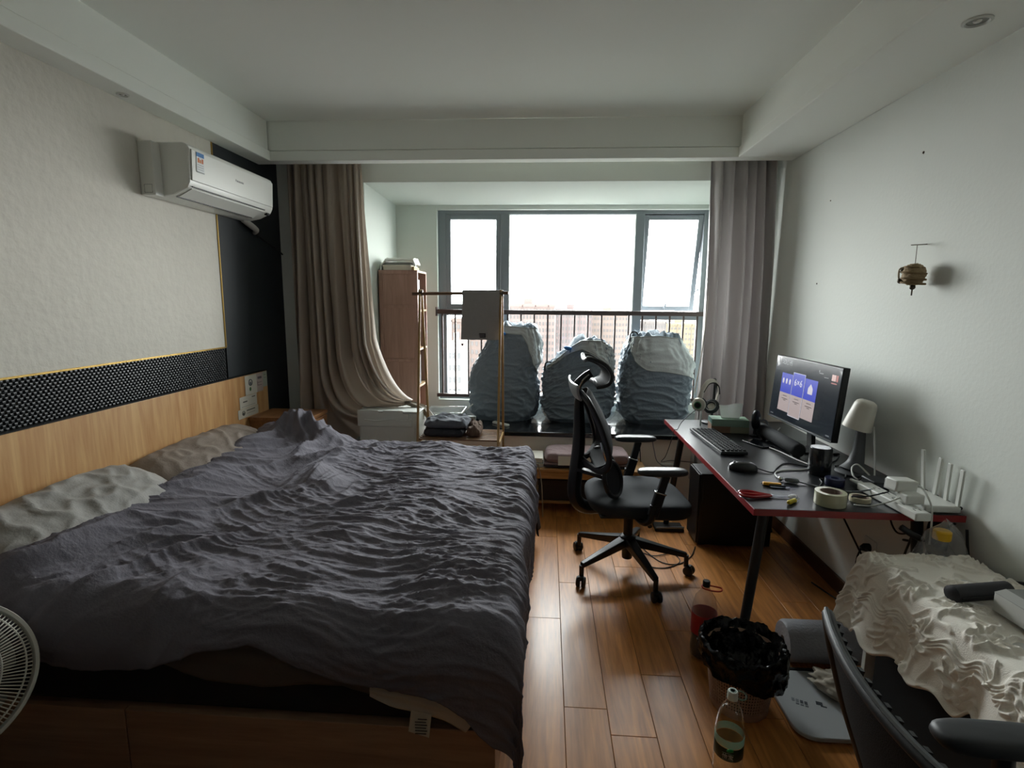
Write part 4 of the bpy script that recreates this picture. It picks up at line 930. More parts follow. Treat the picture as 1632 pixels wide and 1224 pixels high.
# arms
for s, zt in ((-1, .672), (1, .690)):
    y = s*.292
    MB(M).tube([(.0, s*.20, .398), (.02, s*.275, .40), (.045, y, .43), (.055, y, .50)], .026, 10, smooth=4, flat=.7).build('arm_bracket', m_blk, ch)
    MB(M).bar((.050, y, .44), (.085, y, .565), .052, .030, up=(0, 1, 0)).build('arm_post', m_blk, ch, bevel=.006)
    MB(M).bar((.080, y, .55), (.108, y, zt-.02), .040, .022, up=(0, 1, 0)).build('arm_slider', m_blk2, ch, bevel=.004)
    MB(M).bar((.082, y, .560), (.084, y, .567), .058, .036, up=(0, 1, 0)).build('slider_collar', m_chr, ch, bevel=.002)
    MB(M).ball((.09, y, zt), (.125, .042, .019), 24, 12, p=.6).build('arm_pad', m_pad, ch, ang=180)

# ------------------------------------------------------------------ desk
m_top = mat('desk_top', '#1d1f22', .30, bump=(500, .0003), vary=(200, .12)); m_red = mat('desk_red_edge', '#8a1a20', .35, coat=.3); m_leg = mat('desk_leg', '#1c1f22', .45)
DX0, DX1, DY0, DY1, DZ = .785, 1.543, 1.957, 3.505, .74
dk = thing('desk', 'black computer desk with dark red edge band along the right wall', 'desk', (1.16, 2.73, 0))
MB().box(DX0+.003, DX1-.003, DY0+.003, DY1-.003, DZ-.026, DZ).build('desk_top', m_top, dk, smooth=False)
g = MB(); z0, z1 = DZ-.0262, DZ-.0012
g.box(DX0, DX0+.003, DY0, DY1, z0, z1); g.box(DX1-.003, DX1, DY0, DY1, z0, z1); g.box(DX0+.003, DX1-.003, DY0, DY0+.003, z0, z1); g.box(DX0+.003, DX1-.003, DY1-.003, DY1, z0, z1)
g.build('edge_band', m_red, dk, smooth=False, label='dark red edge band')
for top, foot in (((.875, 2.075), (.805, 2.055)), ((.885, 3.40), (.83, 3.50)), ((1.45, 2.075), (1.50, 2.03)), ((1.45, 3.40), (1.50, 3.47))):
    l = MB().cyl((*top, DZ-.03), (*foot, .008), .021, .018, 16).build('leg', m_leg, dk); MB().cyl((*foot, 0), (*foot, .012), .022, n=16).build('foot', m_blk, l)
for y in (2.075, 3.40): MB().box(.86, 1.47, y-.02, y+.02, DZ-.052, DZ-.0265).build('cross_rail', m_leg, dk, bevel=.003)
def on(z=0): return DZ+.0008+z

# keyboard
kb = thing('keyboard', 'black full-size keyboard near the front edge of the desk', 'keyboard', (.945, 2.925, on()), math.radians(92.5))
M = W[kb.name]
MB(M).box(-.258, .258, -.066, .070, .004, .020).build('case', m_blk2, kb, bevel=.004); MB(M).box(-.24, .24, .055, .066, 0, .006).build('foot', m_blk, kb)
k = MB(M)
for r in range(6):
    y = -.052+.0205*r+(.006 if r == 5 else 0)
    for q in range(21):
        x = -.238+.0228*q
        if r == 0 and 4 <= q <= 8: continue
        k.add([(x-.0092, y-.0085, .0205), (x+.0092, y-.0085, .0205), (x+.0092, y+.0085, .0205), (x-.0092, y+.0085, .0205), (x-.0066, y-.006, .029), (x+.0066, y-.006, .029), (x+.0066, y+.007, .029), (x-.0066, y+.007, .029)], [(4, 5, 6, 7), (0, 1, 5, 4), (1, 2, 6, 5), (2, 3, 7, 6), (3, 0, 4, 7)])
k.box(-.238+.0228*3.6, -.238+.0228*8.4, -.0605, -.0435, .0205, .028)
k.build('key_caps', mat('key_black', '#24272a', .4), kb, smooth=False, kind='stuff')
ms = thing('computer_mouse', 'black computer mouse in front of the keyboard on the desk', 'mouse', (.915, 2.44, on()), math.radians(-8)); M = W[ms.name]
MB(M).ball((0, 0, .006), (.064, .034, .033), 24, 12, p=.8).build('shell', mat('mouse_black', '#1a1d20', .28, coat=.3), ms, ang=180)
MB(M).cyl((-.035, 0, .034), (-.035, .0, .0345), .0001, n=6).tube([(-.038, -.004, .030), (-.038, .004, .030)], .008, 12).build('wheel', m_blk2, ms)
def cable(pts, r, m, label, name='cable', smooth=6, group='cables on the desk'):
    return tag(MB().tube(pts, r, 6, smooth=smooth).build(name, m, None, ang=180), label, 'cable', group)
m_cb = mat('black_cable', '#121417', .5); m_cw = mat('white_cable', '#c9cac6', .5); m_cg = mat('grey_cable', '#6e7377', .5)
cable([(.975, 2.43, on(.012)), (1.03, 2.40, on(.003)), (1.08, 2.47, on(.003)), (1.16, 2.55, on(.003)), (1.27, 2.50, on(.003)), (1.40, 2.60, on(.003)), (1.48, 2.7, on(.003))], .0028, m_cb, 'thin black mouse cable lying across the desk')

# monitor
mn = thing('monitor', 'wide black monitor showing three blue-headed cards on a dark screen', 'monitor', (1.42, 2.86, on())); 
MN = Matrix.Translation((1.348, 2.855, 1.03)) @ Matrix.Rotation(math.radians(3), 4, 'Z') @ Matrix.Rotation(math.radians(4), 4, 'Y')   # local -x is the screen side
m_scr = mat('screen_dark', '#0f1217', .22, emit=('#2b333c', .06), coat=.2)
MB(MN).box(-.006, .026, -.320, .320, -.178, .180).build('housing', m_blk, mn, bevel=.004)
MB(MN).box(-.0075, -.006, -.315, .315, -.165, .174).build('screen', m_scr, mn, smooth=False)
MB(MN).box(-.009, -.0062, -.320, .320, -.179, -.171).build('lower_bezel', mat('bezel_grey', '#4c5156', .3), mn, bevel=.001)
MB(MN).box(.026, .055, -.20, .20, -.12, .10).build('rear_bulge', m_blk, mn, bevel=.012)
MB().bar((1.415, 2.855, .745), (1.395, 2.855, 1.0), .06, .02, up=(1, 0, 0)).build('stand_neck', m_blk, mn, bevel=.004)
MB().box(1.33, 1.50, 2.73, 2.98, on(), on(.010)).build('stand_foot', m_blk, mn, bevel=.004)
def ui(y0, y1, z0, z1, c, e, d=0, nm='screen_card'):      # flat print on the lit screen; y grows to the left as seen by the sitter
    return MB(MN).box(-.0079-d, -.0077-d, y0*.846, y1*.846, z0, z1).build(nm, mat('ui_%s_%g' % (c, e), '#0e1014', .4, emit=(c, e)), mn, smooth=False)
EM = .15
for i, (yc, ts) in enumerate(((.20, 0), (.055, .012), (-.09, 0))):
    w = .069; ui(yc-w, yc+w, -.02-ts*0, .088+ts, '#1730c0', EM); ui(yc-w, yc+w, -.122-ts, -.02, '#c9b8b6', EM*.8)
    for j, (dz, ln) in enumerate(((-.036, .05), (-.052, .075), (-.060, .03))): ui(yc-ln/2-.005, yc+ln/2-.005, dz-.0025, dz+.0018, '#7c6a68', EM*.6, .0002, 'screen_line')
yc, w = .055, .070
for a in ((yc-w-.003, yc-w, -.134, .103), (yc+w, yc+w+.003, -.134, .103), (yc-w, yc+w, .1, .103), (yc-w, yc+w, -.136, -.133)): ui(*a, '#d8dcea', EM, .0003, 'screen_line')
for dy in (-.042, 0, .042): 
    MB(MN).ball((-.008, (.20+dy)*.846, .045), (.0006, .010, .016), 10, 6).build('screen_icon', mat('ui_icon', '#0e1014', .4, emit=('#d9d3dd', EM)), mn)
text('6×6', .052, MN @ frame((-.0084, .0465, .050), (0, -1, 0), (0, 0, 1)), mat('ui_white', '#0e1014', .4, emit=('#e2e2ee', EM)), mn, 'screen_lettering')
MB(MN).plate([(-.0081, -.076+.022, .012), (-.0081, -.076-.022, .012), (-.0081, -.076-.022, .042), (-.0081, -.076, .066), (-.0081, -.076+.022, .042)], (-.0003, 0, 0)).build('screen_icon', mat('ui_icon', '#0e1014', .4), mn, smooth=False)
g = MB(MN)                                                           # heading, too blurred to read: clusters of strokes
for y0, strokes in ((.285, ((0, .014, .004, .016), (.004, .002, .004, .014))), (.258, ((0, .0, .003, .026), (.010, .008, .016, .003), (.012, -.006, .012, .003), (.014, 0, .003, .022))), (.228, ((0, .010, .022, .003), (0, 0, .003, .022), (.019, 0, .003, .022), (0, -.010, .022, .003))), (.198, ((0, -.002, .003, .018), (.018, -.002, .003, .018), (0, -.011, .02, .003), (.008, .008, .010, .003))), (.165, ((0, .010, .028, .003), (.012, 0, .003, .026), (0, -.004, .003, .016), (.024, -.004, .003, .016), (.004, .002, .02, .003)))):
    for dy, dz, w, h in strokes: g.box(-.0082, -.0078, y0-dy-w, y0-dy, .147+dz-h/2, .147+dz+h/2)
g.build('screen_lettering', mat('ui_grey', '#0e1014', .4, emit=('#aeb4b8', EM*.7)), mn, smooth=False)
for a in ((-.20, -.155, .128, .134), (-.255, -.21, .113, .118), (-.16, -.15, .135, .145)): ui(*a, '#8b9196', EM*.5, 0, 'screen_line')
ui(-.325, -.285, .108, .138, '#d7b0a8', EM, 0, 'screen_icon'); ui(-.345, -.33, .108, .138, '#b85a50', EM, 0, 'screen_icon'); ui(-.34, -.285, .094, .100, '#a5524c', EM, 0, 'screen_line')
for a in ((.315, .35, -.157, -.152), (-.35, -.315, -.157, -.150)): ui(*a, '#8b9196', EM*.5, 0, 'screen_line')
sbr = thing('soundbar', 'long dark rounded soundbar lying under the monitor', 'speaker', (1.275, 2.9, on()))
MB().tube([(1.262, 2.655, on(.037)), (1.262, 2.665, on(.037)), (1.262, 3.125, on(.037)), (1.262, 3.135, on(.037))], [.028, .036, .036, .028], 20).build('body', mat('soundbar_cloth', '#26292c', .8, bump=(400, .0008)), sbr)
MB().box(1.245, 1.285, 2.68, 2.72, on(), on(.006)).build('foot', m_blk, sbr); MB().box(1.245, 1.285, 3.08, 3.12, on(), on(.006)).build('foot', m_blk, sbr)

# desk lamp with drum head
lp = thing('desk_lamp', 'pale desk lamp with drum-shaped head beside the monitor', 'desk lamp', (1.43, 2.44, on()))
m_lp = mat('lamp_white', '#c7c3b8', .45); m_lpd = mat('lamp_grey', '#55575a', .5)
ax = Vector((-.20, .10, -.95)).normalized(); c0 = Vector((1.432, 2.44, 1.068))
E_ = ax.to_track_quat('Z', 'Y').to_euler()
MB().lathe([(0, -.010), (.028, -.008), (.040, 0), (.046, .014), (.060, .125), (.057, .125), (.044, .02), (0, .015)], c0, 28, E_).build('head', m_lp, lp)
MB().lathe([(0, .116), (.055, .116), (.055, .119), (0, .119)], c0, 24, E_).build('diffuser', mat('lamp_diffuser', '#cfcabb', .5), lp)
MB().torus(c0-ax*.0005, .032, .002, 28, 6, E_).build('cap_ring', m_lpd, lp)
MB().tube([(1.430, 2.455, 1.04), (1.428, 2.455, .95), (1.425, 2.45, .86), (1.415, 2.445, .79), (1.40, 2.44, .748)], [.018, .020, .024, .034, .056], 18, smooth=5).build('neck', m_lpd, lp)
MB().lathe([(0, 0), (.068, 0), (.070, .006), (.060, .014), (0, .016)], (1.40, 2.44, on()), 28).build('base', m_lpd, lp)
cable([(1.440, 2.385, .97), (1.445, 2.375, .9), (1.445, 2.355, .80), (1.435, 2.335, on(.006)), (1.415, 2.36, on(.03)), (1.39, 2.385, on(.055)), (1.362, 2.375, on(.045)), (1.345, 2.33, on(.02)), (1.36, 2.29, on(.006))], .0035, m_cw, 'white lamp cable dropping to the desk and looping by the power strip')

# black upright cylinder, webcam, tissue box, headphones
cy = thing('cylinder_speaker', 'black upright cylinder with flat front between mouse and lamp', 'speaker', (1.24, 2.41, on()))
MB().lathe([(0, 0), (.046, 0), (.047, .004), (.047, .118), (.044, .124), (0, .124)], (1.24, 2.41, on()), 32).build('body', mat('speaker_black', '#15181b', .25, coat=.4), cy)
MB().lathe([(.034, .124), (.040, .1255), (.044, .1242)], (1.24, 2.41, on()), 32).build('top_ring', mat('speaker_ring', '#4d5256', .25, metal=.6), cy)
wc = thing('webcam', 'black oval webcam on a short foot beside the tissue box', 'webcam', (1.215, 3.10, on()))
MB().ball((1.215, 3.10, on(.095)), (.024, .026, .058), 20, 14, p=.8).build('body', m_blk, wc, ang=180); MB().lathe([(0, 0), (.03, 0), (.032, .006), (.012, .012), (.010, .04), (0, .04)], (1.215, 3.10, on()), 20).build('foot', m_blk, wc)
MB().torus((1.258, 3.10, on(.07)), .024, .005, 20, 6, (PI/2, 0, 0)).build('cable_loop', m_cg, wc); MB().cyl((1.215, 3.073, on(.11)), (1.215, 3.080, on(.11)), .014, n=16).build('lens', mat('lens_glass', '#30363d', .05, coat=1), wc)
tb_ = thing('tissue_box', 'pale green tissue box with tissue sticking out, behind the keyboard', 'tissue box', (1.095, 3.20, on()), math.radians(-6)); M = W[tb_.name]
m_tg = mat('tissue_green', '#7f9885', .6); m_tb = mat('tissue_brown', '#7d5f49', .6); m_tt = mat('tissue_teal', '#5b8079', .6)
MB(M).box(-.105, .105, -.055, .055, 0, .082).build('carton', m_tg, tb_, bevel=.003)
MB(M).box(-.1062, -.1052, -.054, .054, .002, .05).build('printed_end', m_tb, tb_, smooth=False); MB(M).box(-.1062, -.1052, -.054, .054, .055, .080).build('printed_end', m_tt, tb_, smooth=False)
MB(M).box(-.105, .0, -.0562, -.0552, .002, .04).build('printed_front', m_tb, tb_, smooth=False); MB(M).box(.0, .105, -.0562, -.0552, .002, .04).build('printed_front', mat('tissue_beige', '#8a8a72', .6), tb_, smooth=False)
nu, nv = 26, 14; u = np.linspace(-1, 1, nu)[:, None]+np.zeros((1, nv)); v = np.linspace(0, 1, nv)[None, :]+np.zeros((nu, 1))
MB(M).surf(G3(.008+u*(.052+.018*v), .012*np.sin(u*4)*v+.015*v*u, .080+.085*v+.006*u*v*v)).build('tissue', mat('tissue_white', '#e3e5e1', .9, transl=.3), tb_, solid=.001, ang=180)
hs = thing('headphone_stand', 'black headphone stand with clear post at the far corner of the desk', 'headphone stand', (1.10, 3.44, on()))
MB().lathe([(0, 0), (.06, 0), (.06, .008), (.02, .014), (0, .014)], (1.06, 3.42, on()), 24).build('base', m_blk, hs); MB().tube([(1.06, 3.42, on(.01)), (1.075, 3.44, on(.15)), (1.07, 3.42, on(.27)), (1.05, 3.38, on(.285))], .009, 8, smooth=4).build('post', m_blk, hs)
MB().box(.965, .975, 3.33, 3.34, on(), on(.105)).build('clear_post', mat('post_white', '#c8c9c9', .3), hs, bevel=.002)
hd = thing('headphones', 'cream over-ear headphones with green logo ring hanging on the stand', 'headphones', (1.02, 3.35, on(.1)))
m_hw = mat('headphone_cream', '#d0c9bb', .35, coat=.2); m_hp = mat('headphone_pad', '#16181b', .6)
band = [(.945, 3.29, .915), (.960, 3.30, .97), (.995, 3.325, 1.016), (1.04, 3.355, 1.022), (1.075, 3.385, .995), (1.088, 3.40, .945), (1.078, 3.40, .895)]
MB().tube(band, [.016, .014, .014, .014, .014, .014, .015], 10, smooth=5, flat=.45).build('headband', m_hw, hd)
MB().tube([(p[0]+.002, p[1]+.002, p[2]-.012) for p in band[1:-1]], .012, 10, smooth=5, flat=.5).build('band_padding', m_hp, hd)
d0 = Vector((-.55, -.80, -.05)).normalized(); q = d0.to_track_quat('Z', 'Y').to_euler()
MB().lathe([(0, -.012), (.036, -.012), (.042, 0), (.040, .016), (.030, .024), (0, .026)], (.940, 3.285, .885), 28, q).build('ear_cup', m_hw, hd)
MB().torus(Vector((.940, 3.285, .885))+d0*.025, .020, .0032, 28, 8, q).build('logo_ring', mat('logo_green', '#3f7d4c', .4), hd, label='green logo ring on the ear cup')
MB().lathe([(0, .024), (.017, .0262), (0, .0285)], (.940, 3.285, .885), 20, q).build('logo_disc', m_hp, hd)
MB().torus(Vector((.940, 3.285, .885))-d0*.018, .030, .012, 28, 8, q).build('ear_pad', m_hp, hd)
d1 = Vector((-.45, -.75, .50)).normalized(); q1 = d1.to_track_quat('Z', 'Y').to_euler()
MB().torus((1.045, 3.385, .855), .036, .013, 28, 8, q1).build('ear_pad', m_hp, hd)
MB().lathe([(0, -.03), (.030, -.028), (.044, -.012), (.044, -.004), (0, -.004)], (1.045, 3.385, .855), 28, q1).build('ear_cup', m_hw, hd)
MB().torus(Vector((1.045, 3.385, .855))+d1*.010, .030, .0035, 28, 6, q1).build('pad_ring', mat('ring_silver', '#a9adb0', .25, metal=.8), hd)
cable([(.925, 3.28, .855), (.88, 3.27, .82), (.83, 3.25, .775), (.797, 3.20, on(.004)), (.774, 3.185, .744), (.768, 3.19, .70), (.76, 3.3, .55), (.78, 3.5, .45), (.9, 3.7, .40), (1.1, 3.8, .36)], .0025, m_cb, 'thin black headphone cable curling over the far desk corner')

# phone, cables, small tools, tapes
ph_ = thing('smartphone', 'black smartphone lying flat behind the keyboard on the desk', 'phone', (1.158, 2.905, on()), math.radians(-70)); M = W[ph_.name]
MB(M).box(-.08, .08, -.038, .038, 0, .008).build('body', m_blk, ph_, bevel=.003); MB(M).box(-.077, .077, -.035, .035, .008, .0085).build('screen', mat('phone_glass', '#101317', .08, coat=1), ph_, smooth=False)
cable([(1.19, 2.83, on(.004)), (1.215, 2.75, on(.003)), (1.235, 2.62, on(.003)), (1.255, 2.52, on(.004)), (1.20, 2.46, on(.003)), (1.10, 2.44, on(.003)), (1.045, 2.40, on(.003)), (1.025, 2.33, on(.004)), (1.04, 2.29, on(.010))], .0032, m_cw, 'white charging cable running from the phone to the inline switch')
cable([(1.075, 2.27, on(.010)), (1.12, 2.24, on(.004)), (1.18, 2.20, on(.003)), (1.25, 2.17, on(.003)), (1.31, 2.13, on(.03))], .0032, m_cg, 'grey cable running from the inline switch to the power strip')
cable([(1.185, 3.02, on(.004)), (1.215, 3.00, on(.004)), (1.225, 3.06, on(.006)), (1.24, 3.18, on(.003)), (1.30, 3.22, on(.003)), (1.38, 3.15, on(.003))], .003, m_cg, 'grey cable curling behind the phone')
cable([(1.215, 2.94, on(.012)), (1.26, 2.99, on(.01)), (1.28, 2.93, on(.09))], .003, m_cw, 'short white earphone lead in front of the soundbar')
il = thing('inline_switch', 'dark grey inline cable switch with silver ball end on the desk', 'switch', (1.052, 2.272, on())); 
MB().tube([(1.035, 2.282, on(.011)), (1.042, 2.279, on(.011)), (1.078, 2.262, on(.011)), (1.085, 2.259, on(.011))], [.007, .011, .011, .006], 12).build('body', m_cg, il); MB().ball((1.02, 2.29, on(.011)), .0105, 12, 8).build('ball_end', m_chr, il)
sc = thing('scissors', 'red-handled scissors lying near the front edge of the desk', 'scissors', (.88, 2.09, on()), math.radians(-7)); M = W[sc.name]
m_sr = mat('scissors_red', '#a3141c', .3, coat=.3)
for s, dy in ((1, .008), (-1, -.008)):
    h = MB(M).tube([(.02, dy*.3, .006), (-.01, dy+s*.008, .006), (-.05, dy+s*.024, .007), (-.085, dy+s*.022, .008), (-.098, dy+s*.002, .008), (-.085, dy-s*.006, .008), (-.045, dy-s*.004, .007), (-.01, dy-s*.001, .006)], .0052, 8, smooth=4, closed=True).build('handle', m_sr, sc)
    MB(M).add([(.01, dy*.3-.005, .004+.002*s), (.01, dy*.3+.005, .004+.002*s), (.115, s*.002, .004+.002*s), (.01, dy*.3-.005, .0055+.002*s), (.01, dy*.3+.005, .0055+.002*s), (.115, s*.002, .0055+.002*s)], [(2, 1, 0), (3, 4, 5), (0, 1, 4, 3), (1, 2, 5, 4), (2, 0, 3, 5)]).build('blade', mat('blade_steel', '#6f757a', .25, metal=1), sc, smooth=False)
MB(M).cyl((.022, 0, .004), (.022, 0, .010), .004, n=10).build('pivot', m_chr, sc)
m_yel = mat('tool_yellow', '#d39a1c', .4); m_yel2 = mat('tool_lemon', '#c9b52a', .4)
ct = thing('box_cutter', 'yellow and black box cutter lying behind the scissors', 'box cutter', (.965, 2.225, on()), math.radians(-10)); M = W[ct.name]
MB(M).box(-.042, .03, -.009, .009, .002, .014).build('handle', m_yel, ct, bevel=.003); MB(M).box(-.02, .045, -.018, -.008, .001, .010).build('grip', m_blk, ct, bevel=.003); MB(M).box(-.045, .02, .008, .016, .001, .009).build('grip', m_blk, ct, bevel=.003); MB(M).obox((.02, -.026, .004), (.075, .008, .003), (0, 0, .1)).build('blade', mat('blade_steel', '#6f757a', .25, metal=1), ct, smooth=False)
yt = thing('screwdriver', 'small yellow-handled screwdriver with clear cap at the near edge of the desk', 'screwdriver', (.96, 2.03, on()), math.radians(38)); M = W[yt.name]
MB(M).tube([(-.036, 0, .009), (-.03, 0, .009), (-.005, 0, .009), (.010, 0, .008), (.016, 0, .007)], [.006, .009, .008, .009, .005], 10).build('handle', m_yel2, yt); MB(M).tube([(.016, 0, .007), (.05, .004, .007)], .0025, 8).build('shaft', m_chr, yt)
bgp = MB(M).ball((.038, .022, .010), (.022, .014, .010), 12, 8, p=.7).build('clear_cap', clear('cap_clear', (.97, .97, .98), 2.0, .35), yt)
def tape(x, y, ro, ri, z0, h, m, core, label, nm='tape_roll'):
    t = thing(nm, label, 'tape', (x, y, z0)); MB().lathe([(ri, 0), (ro, 0), (ro+.0005, .002), (ro+.0005, h-.002), (ro, h), (ri, h), (ri, 0)], (x, y, z0), 40).build('tape', m, t)
    MB().lathe([(ri-.003, .0), (ri, 0), (ri, h+.0004), (ri-.003, h+.0004), (ri-.003, 0)], (x, y, z0), 40).build('core', core, t); return t
m_core = mat('card_core', '#8a7a70', .8)
tape(1.098, 2.034, .0545, .038, on(), .050, mat('packing_tape', '#c6c6aa', .25, coat=.4, transl=.25), m_core, 'large roll of clear packing tape standing at the near edge of the desk')
tape(1.232, 2.075, .037, .029, on(), .018, mat('thin_tape', '#bdb59b', .4), m_core, 'small flat beige tape roll behind the packing tape')
tape(1.232, 2.262, .037, .020, on(), .030, mat('blue_tape', '#161a3a', .35), mat('blue_core', '#4a5170', .5), 'dark blue tape roll standing by the black cylinder')

# power strip, adapters, router
m_wp = mat('appliance_white', '#d5d6d1', .4)
ps = thing('power_strip', 'long white power strip lying across the near right part of the desk', 'power strip', (1.335, 2.05, on()), math.radians(3)); M = W[ps.name]
MB(M).box(-.028, .028, -.165, .17, 0, .030).build('body', m_wp, ps, bevel=.005, seg=3)
for k in range(5):
    y = -.13+.055*k
    g = MB(M); g.box(-.012, -.008, y-.006, y+.006, .0298, .0306); g.box(.008, .012, y-.006, y+.006, .0298, .0306); g.box(-.006, .006, y+.012, y+.015, .0298, .0306); g.build('socket', m_slot, ps, smooth=False)
MB(M).tube([(0, .17, .015), (0, .20, .015), (-.004, .25, .012)], [.012, .010, .006], 10, smooth=3).build('cord_grip', m_wp, ps)
ad = thing('power_adapter', 'white boxy power adapter, upper one on the power strip', 'power adapter', (1.345, 2.03, on(.03))); 
MB().obox((1.36, 2.045, on(.082)), (.085, .06, .045), (0, .06, .12)).build('body', m_wp, ad, bevel=.006, seg=3); MB().obox((1.325, 2.05, on(.078)), (.012, .055, .040), (0, .06, .12)).build('face', mat('adapter_grey', '#b5b6b2', .5), ad, bevel=.003)
ad = thing('power_adapter', 'lower white plug adapter pushed into the near end of the power strip', 'power adapter', (1.37, 2.0, on(.03))); MB().obox((1.365, 1.995, on(.048)), (.07, .055, .036), (0, 0, .1)).build('body', m_wp, ad, bevel=.006, seg=3)
g = MB()
for k in range(3): g.obox((1.4008, 1.985+.012*k, on(.045)), (.0012, .004, .014), (0, 0, .1))
g.build('socket', m_slot, ad, smooth=False)
br = thing('power_brick', 'black power brick behind the white adapters on the desk', 'power brick', (1.40, 2.26, on())); MB().box(1.365, 1.435, 2.215, 2.31, on(), on(.032)).build('body', m_blk2, br, bevel=.005); MB().box(1.375, 1.425, 2.2142, 2.2152, on(.008), on(.024)).build('label', mat('label_grey', '#4a4f55', .6), br, smooth=False)
ro_ = thing('wifi_router', 'flat white router with four upright antennas at the desk corner by the wall', 'router', (1.475, 2.08, on()))
MB().box(1.405, 1.535, 1.972, 2.185, on(), on(.026)).build('body', m_wp, ro_, bevel=.007, seg=3)
for k, (y, ty) in enumerate(((2.165, 2.185), (2.105, 2.085), (2.045, 2.035), (1.985, 1.972))):
    b = MB().bar((1.527, y, on(.012)), (1.521, ty, on(.185-.006*k)), .019, .008, up=(1, 0, 0)).build('antenna', m_wp, ro_, bevel=.003); MB().cyl((1.532, y-.011, on(.02)), (1.532, y+.011, on(.02)), .007, n=10).build('hinge', m_blk, b)
cable([(1.18, 2.02, on(.004)), (1.24, 2.015, on(.004)), (1.30, 2.0, on(.03)), (1.345, 2.0, on(.055))], .003, m_cw, 'white lead plugged into the lower adapter')
cable([(1.19, 2.06, on(.022)), (1.25, 2.05, on(.03)), (1.31, 2.035, on(.055))], .003, m_cb, 'black lead plugged into the upper adapter')
cable([(1.405, 2.05, on(.09)), (1.43, 2.03, on(.07)), (1.418, 1.96, on(.03)), (1.405, 1.93, on(-.04)), (1.40, 1.92, on(-.10))], .0032, m_cw, 'white adapter lead hanging over the near desk edge')
cable([(1.36, 2.42, on(.004)), (1.33, 2.36, on(.004)), (1.28, 2.32, on(.003)), (1.21, 2.33, on(.003)), (1.19, 2.28, on(.003)), (1.15, 2.22, on(.004))], .003, m_cb, 'black lead curling around the dark blue tape roll')
cable([(1.32, 2.26, on(.01)), (1.36, 2.30, on(.02)), (1.44, 2.40, on(.004)), (1.40, 2.52, on(.004)), (1.34, 2.47, on(.02))], .004, m_cb, 'tangled black lead at the foot of the lamp')

# ------------------------------------------------------------------ under the desk
pc = thing('computer_tower', 'black computer tower standing under the far end of the desk', 'computer', (1.16, 3.31, 0))
MB().box(.958, 1.40, 3.205, 3.425, .012, .468).build('case', mat('tower_black', '#121417', .45), pc, bevel=.005)
MB().box(.948, .958, 3.21, 3.42, .02, .462).build('front_panel', m_blk, pc, bevel=.003); MB().box(.975, 1.385, 3.2035, 3.205, .03, .45).build('side_panel', mat('tower_side', '#15171a', .3), pc, smooth=False)
g = MB()
for k in range(5): g.box(1.03+.03*k, 1.045+.03*k, 3.24, 3.39, .468, .470)
g.build('top_vent', mat('vent_black', '#0b0c0d', .7), pc, smooth=False)
for x in (.98, 1.35):
    for y in (3.23, 3.39): MB().box(x, x+.03, y, y+.02, 0, .013).build('foot', m_blk, pc)
ft = thing('foot_rest', 'flat black foot rest with silver edge on the floor behind the office chair', 'foot rest', (.86, 3.47, 0)); MB().box(.74, .93, 3.40, 3.52, .002, .02).build('base', m_blk, ft, bevel=.004); MB().bar((.75, 3.41, .022), (.93, 3.41, .03), .012, .012).build('edge', mat('edge_silver', '#888d92', .3, metal=.7), ft, bevel=.002)
sk = thing('wall_socket', 'white wall socket with black plug under the desk', 'socket', (XR, 2.50, .33)); MB().box(XR-.008, XR, 2.455, 2.545, .31, .40).build('plate', m_wp, sk, bevel=.003); MB().tube([(XR-.008, 2.5, .355), (XR-.03, 2.5, .355), (XR-.045, 2.5, .35)], [.02, .02, .012], 12).build('plug', m_blk, sk)
gu = 'cables under the desk'
cable([(XR-.045, 2.50, .35), (XR-.06, 2.50, .28), (XR-.05, 2.49, .15), (XR-.03, 2.50, .05), (XR-.04, 2.6, .006), (XR-.1, 2.8, .006)], .0045, m_cb, 'black power cable dropping from the wall socket to the floor', group=gu)
cable([(XR-.04, 2.47, .36), (XR-.06, 2.40, .37), (XR-.05, 2.33, .36), (XR-.06, 2.27, .36)], .004, m_cb, 'short black cable from the plug towards the coiled leads', group=gu)
cable([(XR-.05, 3.0, .66), (XR-.05, 2.85, .55), (XR-.05, 2.65, .43), (XR-.05, 2.45, .31), (XR-.06, 2.28, .27), (XR-.06, 2.24, .25)], .005, m_cb, 'long black cable sloping along the wall under the desk', group=gu)
cable([(XR-.04, 2.86, .70), (XR-.04, 2.85, .6), (XR-.05, 2.87, .5), (XR-.06, 2.93, .38)], .004, m_cb, 'black cable hanging straight from the desk back', group=gu)
cable([(1.46, 2.20, .70), (1.46, 2.24, .62), (1.46, 2.19, .57), (1.46, 2.12, .60), (1.46, 2.10, .66), (1.46, 2.13, .70)], .004, m_cb, 'looped black cable hanging below the router', group=gu)
cable([(1.46, 2.10, .70), (1.46, 2.10, .60), (1.47, 2.14, .50), (1.48, 2.17, .42)], .0045, m_cb, 'black cable hanging beside the loop below the router', group=gu)
cable([(1.49, 2.23, .30), (1.49, 2.22, .36), (1.49, 2.20, .33), (1.49, 2.18, .37), (1.49, 2.13, .36), (1.49, 2.09, .33)], .004, mat('brown_cable', '#3a2a22', .6), 'brown tangled cord under the near desk end', group=gu)
cable([(XR-.03, 2.46, .30), (XR-.03, 2.45, .2), (XR-.03, 2.46, .05)], .004, mat('beige_cable', '#a08e6d', .6), 'thin beige cable running down the wall below the socket', group=gu)
k = MB()
pts = []
for i in range(46):
    t = i/45; pts.append((1.48+.012*math.cos(i*1.9), 2.13-.10*t, .47-.06*t+.012*math.sin(i*1.9)))
tag(MB().tube(pts, .0035, 6).build('coiled_cord', m_cb, None), 'black coiled cord under the desk below the router', 'cable', gu)
